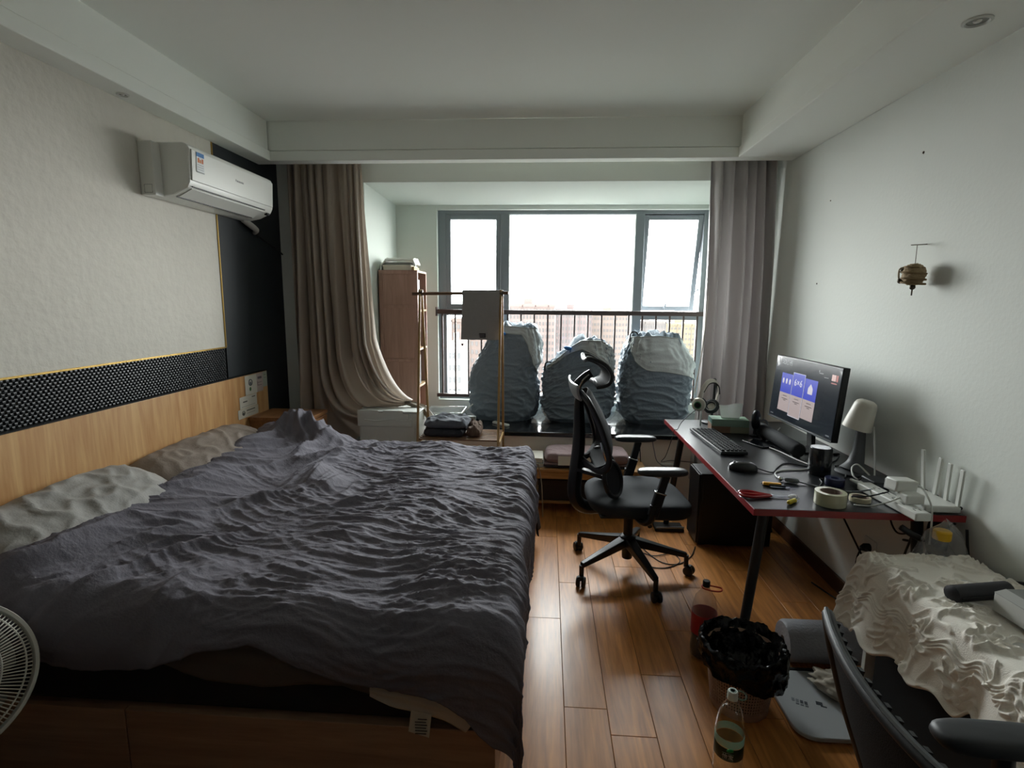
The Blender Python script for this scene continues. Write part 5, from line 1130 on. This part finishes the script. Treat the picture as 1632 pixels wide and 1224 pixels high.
cable([(1.30, 1.93, .70), (1.33, 1.92, .68), (1.37, 1.92, .66)], .012, m_blk, 'short thick black cable stub below the near desk edge', group=gu)
ob = thing('leather_pouch', 'black rounded pouch hanging below the router end of the desk', 'pouch', (1.51, 2.03, .5)); MB().ball((1.505, 2.03, .625), (.032, .035, .085), 18, 12, p=.75).build('body', mat('pouch_black', '#1a1c1f', .5), ob, ang=180); MB().box(1.49, 1.52, 2.02, 2.04, .69, .714).build('strap', m_blk, ob)
cable([(1.545, 1.95, .69), (1.54, 1.92, .60), (1.535, 1.86, .48), (1.53, 1.80, .36), (1.53, 1.74, .24)], .005, m_cb, 'black cable dropping steeply from the desk corner by the wall', group=gu)
cable([(1.50, 2.05, .62), (1.52, 1.95, .56), (1.53, 1.8, .58), (1.54, 1.6, .66), (1.545, 1.35, .76), (1.545, 1.1, .84)], .0065, m_cb, 'thick black cable rising along the right wall above the cloth', group=gu)
cable([(1.525, 1.98, .70), (1.50, 2.02, .64), (1.48, 2.08, .58), (1.47, 2.16, .55)], .005, m_cb, 'black cable drooping between pouch and desk corner', group=gu)
gf = 'cables on the floor'
cable([(.56, 3.05, .004), (.60, 2.92, .004), (.70, 2.90, .004), (.80, 2.98, .004), (.78, 3.08, .004), (.66, 3.04, .006), (.58, 3.10, .004)], .003, m_cb, 'loop of thin black cable on the floor behind the chair base', group=gf)
cable([(.60, 3.18, .004), (.68, 2.98, .004), (.78, 2.95, .004), (.88, 3.05, .004), (.945, 3.19, .004)], .003, m_cb, 'thin black cable on the floor running to the computer tower', group=gf)
cable([(.70, 3.90, .48), (.71, 3.86, .30), (.70, 3.86, .15), (.70, 3.9, .01)], .0035, m_cb, 'thin black cable hanging below the sill left of the desk leg', group=gf)
cable([(.80, 3.935, .49), (.81, 3.9, .42), (.84, 3.88, .33), (.95, 3.88, .28), (1.05, 3.86, .25)], .0035, m_cg, 'grey cable looping from sill to the wall under the desk', group=gf)
wb2 = thing('wall_plug', 'white plug adapter on the wall beneath the sill behind the chair', 'plug', (.92, 3.975, .2)); MB().box(.88, .97, 3.945, 3.975, .24, .30).build('body', m_wp, wb2, bevel=.006)

# ------------------------------------------------------------------ side table with embossed white cloth
TX0, TX1, TY0, TY1, TZ = 1.155, 1.485, .80, 1.845, .622
tb1 = thing('side_table', 'low white side table against the right wall, covered by a white cloth', 'table', (1.32, 1.33, 0))
MB().box(TX0, TX1, TY0, TY1, TZ-.022, TZ).build('table_top', m_wp, tb1, bevel=.003)
for y in (TY0, TY1-.02): MB().box(TX0+.01, TX1-.01, y, y+.02, 0, TZ-.022).build('end_panel', m_wp, tb1, bevel=.002)
MB().box(TX1-.03, TX1-.015, TY0+.02, TY1-.02, .05, TZ-.022).build('back_panel', m_blk, tb1)
kx = thing('void_box', 'black box filling the dark void under the cloth-covered side table', 'crate', (1.31, 1.45, 0))  # black box added to stand in for the dark void below the cloth
MB().box(1.18, 1.44, .95, 1.80, .0, .50).build('body', mat('void_black', '#0f1011', .7), kx, bevel=.006); MB().box(1.172, 1.445, .94, 1.81, .47, .52).build('rim', mat('void_black', '#0f1011', .7), kx, bevel=.004)
def make_cloth():
    na, nb = 240, 420
    a = np.linspace(0, 1, na)[:, None]+np.zeros((1, nb)); b = np.linspace(0, 1, nb)[None, :]+np.zeros((na, 1))
    # b runs from the far hem over the top towards the camera; a from the left hem up and over to the right edge
    q = (TY1+.03)-(TY1+.03-.72)*b
    dl = np.interp(q, [.7, 1.1, 1.25, 1.42, 1.60, 1.72, 1.86], [.17, .17, .20, .215, .245, .26, .30])+.014*np.cos(q*2*PI/.105)
    p = -dl+(dl+(TX1-TX0)+.03)*a                                     # distance from the table's left edge
    ox, dx = round_edge(np.maximum(0, -p), .02)
    right = np.maximum(0, p-(TX1-TX0)); far = np.maximum(0, q-TY1)
    X = TX0+np.maximum(p, 0)-ox; Z = TZ+.004-dx-right*.8-far*.6; Y = q+0*p
    hang = np.clip(dx/.05, 0, 1); hd_ = np.clip(dx/.25, 0, 1)
    fold = np.cos((q-1.69)*2*PI/.245+.8*perlin(q*4, q*0, 4))
    X = X-hang*(.010+.055*hd_*(.5+.5*fold)); Y = Y+hang*hd_*.03*np.sin((q-1.69)*2*PI/.245)
    Z = Z+(1-hang)*(.010*perlin(p*9, q*9, 7)+.012*np.maximum(0, fold)*np.exp(-(p/.09)**2))
    # far corner flares out and away
    cf = sstep(1.72, 1.87, q)*hang; X = X-.03*cf*hd_; Y = Y+.04*cf*hd_
    # embossed relief: blossoms, scrolls, cords along the border, scalloped rim
    s = p+dl; rel = np.zeros_like(X)
    for i in range(-1, 4):
        for j in range(-1, 9):
            cx = .075+.165*i+.05*((j % 2)); cy = .74+.150*j+.015*((i*3+j*5) % 3)
            r = np.hypot(s-cx, q-cy); th = np.arctan2(q-cy, s-cx)
            R0 = .040+.010*np.cos(7*th)
            rel += 1.0*np.exp(-((r-R0)/.0075)**2)+1.1*np.exp(-(r/.010)**2)+.5*np.exp(-((r-.024)/.006)**2)*(.5+.5*np.cos(7*th+PI))
    mask = np.clip(rel, 0, 1)
    w1 = perlin(s*13, q*13, 21)
    rel += (1-mask)*.75*np.exp(-(w1/.10)**2)*(perlin(s*7, q*7, 22) > -.1)
    for d in (.128, .138, .150): rel += (1-mask)*.7*np.exp(-((s-d)/.0035)**2)
    rel += .9*np.exp(-((s-.006)/.006)**2)
    X = X-.013*rel*hang; Z = Z+.014*rel*(1-hang*.85)
    # lies over the fold at the near end
    return MB().surf(G3(X, Y, Z)).build('lace_cloth', mat('plush_cloth', '#efeae0', .92, bump=(260, .0012), sheen=.3), None, solid=.004, off=-1, ang=180)
tag(make_cloth(), 'thick cream cloth with raised flowers draped over the side table', 'tablecloth')
gc = thing('glasses_case', 'black rounded glasses case lying on the flowered cloth', 'glasses case', (1.30, 1.56, TZ+.012), math.radians(12)); M = W[gc.name]
MB(M).tube([(-.105, 0, .026), (-.098, 0, .026), (.09, 0, .026), (.102, 0, .026)], [.014, .026, .026, .012], 16, flat=.95).build('shell', mat('case_black', '#1b1a1f', .6), gc); MB(M).box(-.09, .09, -.0275, -.024, .022, .027).build('seam', m_slot, gc)
gb = thing('gift_box', 'grey and white carton beside the glasses case on the cloth', 'box', (1.385, 1.44, TZ+.012), math.radians(4)); M = W[gb.name]
MB(M).box(-.085, .11, -.105, .075, .0, .055).build('tray', mat('box_white', '#c9c9c5', .6), gb, bevel=.003); MB(M).box(-.05, .112, -.108, .078, .028, .062).build('sleeve', mat('box_grey', '#6f706c', .6), gb, bevel=.002)
MB(M).plate([(-.085, .075, .055), (-.05, .078, .062), (-.05, -.108, .062), (-.085, -.105, .055)], (0, 0, -.002)).build('flap', mat('box_flap', '#a6a6a2', .6), gb, smooth=False)

# clear bag with yellow capped bottle hanging at the desk end
pb = thing('water_jug', 'clear plastic bottle with yellow cap inside a clear bag between desk and side table', 'bottle', (1.43, 1.90, .5))
MB().lathe([(.05, .42), (.052, .56), (.048, .62), (.02, .66), (.018, .69)], (1.425, 1.895, 0), 24, sy=.6, caps=False).build('bottle', clear('pet_clear', (.95, .96, .97), 1.6, .06), pb)
MB().lathe([(0, .676), (.027, .676), (.028, .680), (.028, .705), (.024, .709), (0, .709)], (1.418, 1.892, 0), 24).build('cap', mat('cap_yellow', '#d8a818', .4), pb, label='yellow cap')
nu, nv = 44, 26; u = np.linspace(0, 2*PI, nu, endpoint=False)[:, None]+np.zeros((1, nv)); v = np.linspace(0, 1, nv)[None, :]+np.zeros((nu, 1))
k = np.interp(v, [0, .5, .8, .93, 1], [1, .95, .62, .25, .05])*(1+.22*ridge(u*1.3, v*4, 61)*.6)
MB().surf(G3(1.425+.098*k*np.cos(u), 1.897+.040*k*np.sin(u), .46+.285*v+.012*perlin(u*2, v*5, 63)), cu=True).build('clear_bag', clear('bag_clear', (.97, .97, .98), 2.2, .10, .10), pb, ang=50)

# ------------------------------------------------------------------ second chair, seen from behind in the foreground
c2 = thing('task_chair', 'black mesh-backed task chair in the near right corner facing the side table', 'office chair', (.872, .715, -.012+.012), math.radians(-2)); M = W[c2.name]
bp_ = [(-.355, .937, .212), (-.335, .865, .222), (-.30, .75, .225), (-.255, .62, .215), (-.215, .50, .19)]
mb, A = strip(M, bp_, .22, .004, .035, n=10, smooth=5)
mb.build('back_mesh', mat('mesh_black', '#0b0c0d', .8, spec=.2, bump=(420, .0015)), c2, solid=.004, ang=180)
rim = [tuple(A[i, 0]) for i in range(len(A))]+[tuple(A[-1, k]) for k in range(1, A.shape[1]-1)]+[tuple(A[i, -1]) for i in range(len(A)-1, -1, -1)]+[tuple(A[0, k]) for k in range(A.shape[1]-2, 0, -1)]
MB(M).tube(rim, .0105, 10, closed=True).build('back_frame', m_blk2, c2)
MB(M).tube([(-.262, .214, .66), (-.248, .210, .60), (-.236, .203, .555)], .006, 8, smooth=4).build('edge_highlight', m_chr, c2, label='bright tube set as a highlight on the lower back edge')  # chrome tube added as the highlight along the frame's edge
MB(M).tube([(p[0]-.004, p[1], p[2]+.012) for p in [tuple(A[0, k]) for k in range(A.shape[1])]], .004, 6).build('top_trim', mat('trim_grey', '#5b5f62', .3, metal=.5), c2)
g = MB(M)
for i in range(16):
    y = -.19+.0253*i; xx = -.355-.035*(1-(y/.212)**2); g.obox((xx+.012, y, .931), (.007, .010, .010), (0, .25, 0))
g.build('rib_strip', m_blk2, c2)
MB(M).tube([(-.24, -.02, .52), (-.20, 0, .42), (-.05, 0, .385), (.0, 0, .385)], [.03, .034, .034, .03], 10, smooth=4, flat=.7).build('spine', m_blk, c2)
nu, nv = 48, 18; a = np.linspace(0, 2*PI, nu, endpoint=False)[:, None]; b = np.linspace(-PI/2, PI/2, nv)[None, :]
x = sg(np.cos(b), .35)*sg(np.cos(a), .5); y = sg(np.cos(b), .35)*sg(np.sin(a), .5); z = sg(np.sin(b), .7)+0*a
MB(M).surf(G3(.04+x*.235, y*.235, .435+.04*z), cu=True).build('seat', m_seat, c2, ang=180)
MB(M).box(-.12, .12, -.1, .1, .355, .40).build('mechanism', m_blk, c2, bevel=.01); MB(M).cyl((0, 0, .07), (0, 0, .36), .025, n=16).build('gas_column', m_blk, c2)
for s in (-1, 1):
    MB(M).tube([(.0, s*.17, .385), (.02, s*.25, .40), (.03, s*.262, .52), (.02, s*.262, .655)], .019, 10, smooth=4, flat=.7).build('arm_post', m_blk, c2)
    MB(M).ball((.015, s*.262, .668), (.125, .040, .018), 24, 10, p=.55).build('arm_pad', mat('pad_charcoal', '#2a2d30', .5), c2, ang=180)
for k_ in range(5):
    a_ = math.radians(20+72*k_); c, s = math.cos(a_), math.sin(a_)
    MB(M).bar((c*.03, s*.03, .13), (c*.27, s*.27, .085), .05, .04, w1=.028, h1=.024).build('base_arm', m_blk, c2, bevel=.005)
    w = MB(M).cyl((c*.27, s*.27, .04), (c*.27, s*.27, .085), .009, n=8).build('castor', m_blk, c2); MB(M).cyl((c*.27-s*.02, s*.27+c*.02, .026), (c*.27+s*.02, s*.27-c*.02, .026), .026, n=16).build('wheel', m_blk2, w)

# ------------------------------------------------------------------ fan at the left edge
fc = Vector((-1.555, 1.135, .51)); fnv = (Vector((0, 0, 1.5))-fc).normalized()
q = fnv.to_track_quat('Z', 'Y').to_matrix().to_4x4(); q.translation = fc; MF = q
m_fan = mat('fan_white', '#d6d6ce', .4); m_fan2 = mat('fan_blade', '#8f938f', .35)
fn = thing('electric_fan', 'white electric fan with round wire guard at the left edge in front of the bed', 'fan', (-1.60, 1.10, 0))
RF = .200
MB(MF).lathe([(RF-.004, .012), (RF+.004, .012), (RF+.006, 0), (RF+.004, -.03), (RF-.008, -.03), (RF-.010, 0), (RF-.004, .012)], n=72).build('guard_ring', m_fan, fn)
g = MB(MF); g2 = MB(MF)
for k_ in range(118):
    a_ = 2*PI*k_/118; c, s = math.cos(a_), math.sin(a_)
    a2 = a_+.12; c2_, s2_ = math.cos(a2), math.sin(a2)
    g.tube([(c2_*.045, s2_*.045, .048), (c*.10, s*.10, .046), (c*.155, s*.155, .034), (c*.185, s*.185, .012), (c*.192, s*.192, -.012)], .0017, 4, smooth=2)
    if k_ % 2 == 0: g2.tube([(c*.05, s*.05, -.10), (c*.12, s*.12, -.095), (c*.18, s*.18, -.06), (c*.194, s*.194, -.025)], .0017, 4, smooth=2)
g.build('front_guard', m_fan, fn, kind='stuff'); g2.build('rear_guard', m_fan, fn, kind='stuff')
for r, z in ((.125, .0425), (.176, .021)): MB(MF).torus((0, 0, z), r, .0024, 60, 6).build('guard_hoop', m_fan, fn)
MB(MF).lathe([(0, .058), (.03, .057), (.046, .052), (.046, .044), (0, .044)], n=32).build('badge', m_fan, fn)
for k_ in range(5):
    A = np.zeros((12, 8, 3))
    for i in range(12):
        for j in range(8):
            r = .035+.125*i/11; w = .55+.35*math.sin(PI*(i/11)*.8); t = 2*PI*k_/5+(j/7-.5)*w+.25*i/11; A[i, j] = (r*math.cos(t), r*math.sin(t), -.03+.028*(j/7-.5)*2)
    w = MB(MF); w.surf(A); w.build('blade', m_fan2, fn, solid=.002, ang=180)
MB(MF).lathe([(0, -.005), (.036, -.012), (.036, -.05), (0, -.05)], n=24).build('hub', m_fan2, fn)
MB(MF).lathe([(0, -.19), (.035, -.185), (.055, -.16), (.055, -.10), (0, -.10)], n=28).build('motor_housing', m_fan, fn)
mpos = MF @ Vector((0, 0, -.14))
MB().tube([tuple(mpos), (mpos.x, mpos.y, mpos.z-.06), (mpos.x, mpos.y, .03)], [.022, .018, .018], 14).build('pole', m_fan, fn)
MB().lathe([(0, 0), (.15, 0), (.155, .008), (.13, .028), (.03, .038), (0, .038)], (mpos.x, mpos.y, 0), 40).build('base', m_fan, fn)

# ------------------------------------------------------------------ floor things on the right
bk_ = thing('waste_basket', 'taupe lattice waste basket lined with a black bag beside the desk leg', 'waste basket', (.752, 1.872, 0))
m_bas = mat('basket_taupe', '#ab8d79', .55); bx_, by_ = .752, 1.872
MB().lathe([(0, .0), (.100, 0), (.104, .006), (.105, .03), (.102, .03), (.1, .008), (0, .008)], (bx_, by_, 0), 48).build('bottom', m_bas, bk_)
MB().lathe([(.124, .218), (.130, .218), (.132, .228), (.125, .231), (.124, .218)], (bx_, by_, 0), 48).build('rim', m_bas, bk_)
g = MB()
for k_ in range(72):
    t = 2*PI*k_/72; c, s = math.cos(t), math.sin(t); g.bar((bx_+c*.103, by_+s*.103, .028), (bx_+c*.1285, by_+s*.1285, .227), .0052, .003, up=(c, s, 0))
for k_ in range(15):
    z = .035+.0128*k_; r = .103+.0255*(z-.028)/.2; g.torus((bx_, by_, z), r, .0024, 48, 4)
g.build('lattice', m_bas, bk_, kind='stuff')
MB().lathe([(.1, .02), (.120, .215)], (bx_, by_, 0), 40, caps=False).build('inner_liner', mat('liner_dark', '#1b1613', .7), bk_)
na, nb = 120, 40; t = np.linspace(0, 2*PI, na, endpoint=False)[:, None]+np.zeros((1, nb)); v = np.linspace(0, 1, nb)[None, :]+np.zeros((na, 1))
dropo = .085+.03*np.sin(t+2.1)+.014*perlin(t*2, t*0, 71)
r = np.interp(v, [0, .25, .55, .60, .66, .72, 1], [.01, .085, .124, .131, .139, .146, .150]); z = np.interp(v, [0, .1, .55, .60, .66, .72], [.10, .105, .235, .256, .262, .25])
z = np.where(v > .72, .25-dropo*(v-.72)/.28, z)
cr = ridge(t*3.2, v*6, 72); cr2 = ridge(t*7, v*11, 73); out_ = sstep(.3, .7, v)
r = r*(1+.015*perlin(t*2.5, v*2, 75))+.007*np.maximum(0, cr)*(.6+out_)+.004*np.maximum(0, cr2)*out_; z = z+.010*perlin(t*3, v*5, 74)*(v < .75)+.005*np.maximum(0, cr2)
lg = tag(MB().surf(G3(bx_+r*np.cos(t), by_+r*np.sin(t), z), cu=True).build('bin_liner', mat('bin_bag', '#08090a', .22, coat=.0, spec=.28, bump=(45, .004)), None, ang=60), 'glossy black bin bag folded over the rim of the waste basket', 'bin bag')
co = thing('cola_bottle', 'big cola bottle with red label, black cap and red carry strap behind the waste basket', 'bottle', (.690, 2.14, 0)); cx_, cy_ = .690, 2.14
bprof = [(.0, .0), (.040, .0), (.050, .012), (.052, .05), (.048, .09), (.051, .12), (.051, .205), (.050, .235), (.040, .275), (.022, .300), (.0145, .312), (.0145, .322)]
MB().lathe(bprof, (cx_, cy_, 0), 32).build('shell', clear('cola_pet', (.93, .90, .88), .9, .07, .10), co)
MB().lathe([(0, .004), (.038, .004), (.0475, .014), (.0495, .05), (.0455, .09), (.0485, .12), (0, .12)], (cx_, cy_, 0), 32).build('cola', mat('cola_liquid', '#120806', .1), co)
MB().lathe([(.0525, .118), (.0525, .207), (.0520, .207), (.0520, .118), (.0525, .118)], (cx_, cy_, 0), 40).build('label', mat('label_red', '#9c1820', .4), co, label='red label')
MB().lathe([(0, .347), (.013, .347), (.015, .344), (.0155, .322), (0, .322)], (cx_, cy_, 0), 24).build('cap', mat('cap_black', '#1a1a20', .3), co, label='black cap')
MB().tube([(cx_-.012, cy_-.015, .318), (cx_+.02, cy_-.02, .312), (cx_+.058, cy_-.01, .306), (cx_+.066, cy_+.01, .309), (cx_+.03, cy_+.012, .316), (cx_-.005, cy_+.016, .320), (cx_-.018, cy_, .320)], .0032, 6, smooth=4, closed=True).build('carry_strap', mat('strap_red', '#b03428', .4), co)
wt = thing('water_bottle', 'clear water bottle with dark green label standing in the foreground', 'bottle', (.602, 1.545, 0)); wx, wy = .602, 1.545
wp = [(.0, .0), (.034, .0), (.043, .01), (.0445, .03), (.0425, .04), (.0445, .05), (.0445, .085), (.043, .09), (.0435, .165), (.0445, .172), (.0415, .18), (.0425, .19), (.0395, .198), (.0400, .207), (.0365, .215), (.0365, .223), (.0325, .232), (.031, .240), (.0265, .249), (.022, .257), (.0165, .266), (.0145, .272), (.0145, .283)]
MB().lathe(wp, (wx, wy, 0), 40).build('shell', clear('pet_water', (1, 1, 1), 2.4, .0, .02), wt)
MB().lathe([(0, .003)]+[(r*.965, z) for r, z in wp[1:-5] if z > 0]+[(.020, .245), (0, .245)], (wx, wy, 0), 40).build('water', clear('water', (.99, 1, .995), .25), wt)
lbz = [(.0449, .092), (.0452, .093), (.0452, .134), (.0449, .135), (.0447, .134), (.0447, .093), (.0449, .092)]
MB().lathe([(.0440, .088), (.0446, .089), (.0446, .130), (.0440, .131), (.0438, .130), (.0438, .089), (.0440, .088)], (wx, wy, 0), 44).build('label', mat('label_green', '#10301f', .35), wt, label='dark green label')
MB().lathe([(.0441, .133), (.0447, .134), (.0447, .158), (.0441, .159), (.0439, .158), (.0439, .134), (.0441, .133)], (wx, wy, 0), 44).build('label_band', mat('label_mint', '#a5d2c2', .4, alpha=.55), wt, label='pale green mountain band above the label')
dv_ = Vector((-wx, -wy, 0)).normalized(); rt = Vector((dv_.y*-1, dv_.x, 0))
rt = Vector((0, 0, 1)).cross(dv_)
text('怡宝', .017, frame(Vector((wx, wy, .106))+dv_*.0462, rt, (0, 0, 1)), mat('label_white', '#d7dcd6', .5), wt, 'label_lettering')
g = MB(); pL = Vector((wx, wy, 0))+dv_*.0452
for z0, z1, w_ in ((.117, .119, .017), (.0945, .0955, .017), (.0945, .119, 0)):
    if w_: g.bar(pL-rt*w_+Vector((0, 0, z0)), pL+rt*w_+Vector((0, 0, z0)), .0012, .0012)
g.build('label_frame', mat('label_line', '#7f9a8c', .5), wt); MB().ball(pL-dv_*.002+rt*.006+Vector((0, 0, .127)), (.012, .004, .006), 12, 8).build('label_leaf', mat('leaf_green', '#1f9a52', .4), wt)
MB().lathe([(0, .303), (.0135, .303), (.0155, .300), (.0165, .276), (0, .276)], (wx, wy, 0), 28).build('cap', mat('cap_white', '#c9d0c8', .4), wt); MB().lathe([(.007, .3032), (.0095, .3038), (.011, .3032)], (wx, wy, 0), 24).build('cap_ring', mat('cap_mark', '#5e746a', .5), wt)
MB().torus((wx+.028, wy+.004, .283), .0165, .0026, 26, 6, (.5, .1, 0), sy=.8).build('carry_ring', clear('ring_green', (.55, .85, .70), 2.5, .15), wt)
rl_ = thing('paper_roll', 'thick pale roll of bubble wrap lying on the floor behind the scale', 'roll', (1.18, 2.145, 0))
MB().lathe([(.02, 0), (.075, .0), (.084, .012), (.085, .30), (.075, .31), (.02, .31), (.02, 0)], (1.025, 2.148, .087), 36, (0, PI/2, 0)).build('sheet_roll', mat('bubble_wrap', '#a9aab0', .45, bump=(90, .004), transl=.2), rl_)
MB().lathe([(.018, .002), (.021, .002), (.021, .308), (.018, .308), (.018, .002)], (1.025, 2.148, .087), 20, (0, PI/2, 0)).build('core', m_core, rl_)
nb_ = thing('dark_board', 'dark narrow board standing on the floor between roll and scale', 'board', (1.1, 2.07, 0)); MB().box(.95, 1.30, 2.0505, 2.060, .001, .022).build('board', mat('board_dark', '#1d2024', .6), nb_, bevel=.002); MB().box(.95, 1.30, 2.0505, 2.060, .022, .024).build('edge', mat('board_edge', '#2a2e33', .6), nb_)
sl = thing('bathroom_scale', 'flat white square bathroom scale on the floor beside the waste basket', 'scale', (1.075, 1.87, 0))
def rr_poly(x0, x1, y0, y1, r, n=8):
    P = []
    for cx, cy, a0 in ((x1-r, y1-r, 0), (x0+r, y1-r, PI/2), (x0+r, y0+r, PI), (x1-r, y0+r, 1.5*PI)):
        for k in range(n+1): P.append((cx+r*math.cos(a0+PI/2*k/n), cy+r*math.sin(a0+PI/2*k/n)))
    return P
MB().prism(rr_poly(.897, 1.215, 1.695, 2.045, .07), .006, .022).build('platform', mat('scale_white', '#b9bdbf', .25, coat=.4), sl, bevel=.003)
for x in (.94, 1.16):
    for y in (1.75, 1.99): MB().cyl((x, y, 0), (x, y, .008), .018, n=14).build('foot', m_blk2, sl)
def mk(x, y, w, d, c, e=0): return MB().obox((x, y, .0226), (w, d, .0008), (0, 0, e)).build('print', mat('ink_'+c, c, .6), sl, smooth=False)
for i in range(4): mk(.955+.013*i, 1.878-.006*i, .010, .016, '#4d5258' if i > 1 else '#7f858a', -.3)
for i in range(3): mk(.962+.014*i, 1.856-.006*i, .011, .008, '#70767c', -.3)
mk(1.043, 1.862, .022, .018, '#3c4147', -.3); mk(1.052, 1.846, .020, .006, '#3c4147', -.3)
nu, nv = 56, 34; a = np.linspace(0, 2*PI, nu, endpoint=False)[:, None]; b = np.linspace(-PI/2, PI/2, nv)[None, :]
w = 1+.35*ridge(np.cos(a)*1.8+np.sin(b), np.sin(a)*1.8+np.sin(b)*1.5, 91)*.6+.15*perlin(a*2, b*3, 92)
xx = np.cos(b)*np.cos(a)*w; yy = np.cos(b)*np.sin(a)*w; zz_ = np.sin(b)*w+0*a
cs_, sn_ = math.cos(-.75), math.sin(-.75)
P = G3(1.165+.115*xx*cs_-.068*yy*sn_, 1.905+.115*xx*sn_+.068*yy*cs_, np.maximum(.0235, .055+.036*zz_))
tag(MB().surf(P, cu=True).build('crumpled_cloth', mat('cloth_beige', '#b9b1a2', .85, bump=(60, .002)), None, ang=180), 'crumpled beige cloth lying on the bathroom scale', 'cloth')

# ------------------------------------------------------------------ hanging ornament on the right wall
on_ = thing('hanging_ornament', 'small woven beige ornament with bells hanging from a nail on the right wall', 'ornament', (1.50, 2.345, 1.55))
m_or = mat('straw', '#9a8666', .8, bump=(90, .004), vary=(50, .15)); m_bell = mat('bell', '#4d4438', .4, metal=.5)
MB().cyl((XR, 2.372, 1.748), (XR-.06, 2.378, 1.745), .0022, n=8).build('nail', mat('nail_steel', '#77716a', .4, metal=.8), on_)
MB().tube([(XR-.036, 2.376, 1.745), (1.505, 2.345, 1.665)], .0016, 5).build('string', mat('string_grey', '#77716a', .8), on_)
nu, nv = 48, 30; a = np.linspace(0, 2*PI, nu, endpoint=False)[:, None]; b = np.linspace(-PI/2, PI/2, nv)[None, :]
k = 1+.06*np.sin(b*16)*np.cos(a*6)+.05*perlin(a*2, b*3, 95)
MB().surf(G3(1.503+.040*np.cos(b)**.7*np.cos(a)*k, 2.342+.042*np.cos(b)**.7*np.sin(a)*k, 1.623+.043*np.sin(b)*k+0*a), cu=True).build('woven_body', m_or, on_, ang=180)
for z in (1.652, 1.630, 1.606, 1.588): MB().torus((1.503, 2.342, z), .041 if z < 1.65 else .033, .0045, 28, 6, (.1, .05, 0)).build('woven_band', mat('straw_dark', '#7d6849', .8), on_)
for p in ((1.478, 2.375, 1.640), (1.470, 2.372, 1.598), (1.500, 2.338, 1.572)): MB().ball(p, .011, 12, 8).build('bell', m_bell, on_)
MB().cyl((1.500, 2.338, 1.565), (1.500, 2.338, 1.538), .0028, n=8).build('tail', m_bell, on_)
MB().tube([(1.485, 2.380, 1.655), (1.470, 2.385, 1.645), (1.468, 2.38, 1.61), (1.475, 2.375, 1.600)], .004, 6, smooth=4).build('white_cord', mat('cord_cream', '#c9c2ae', .7), on_)
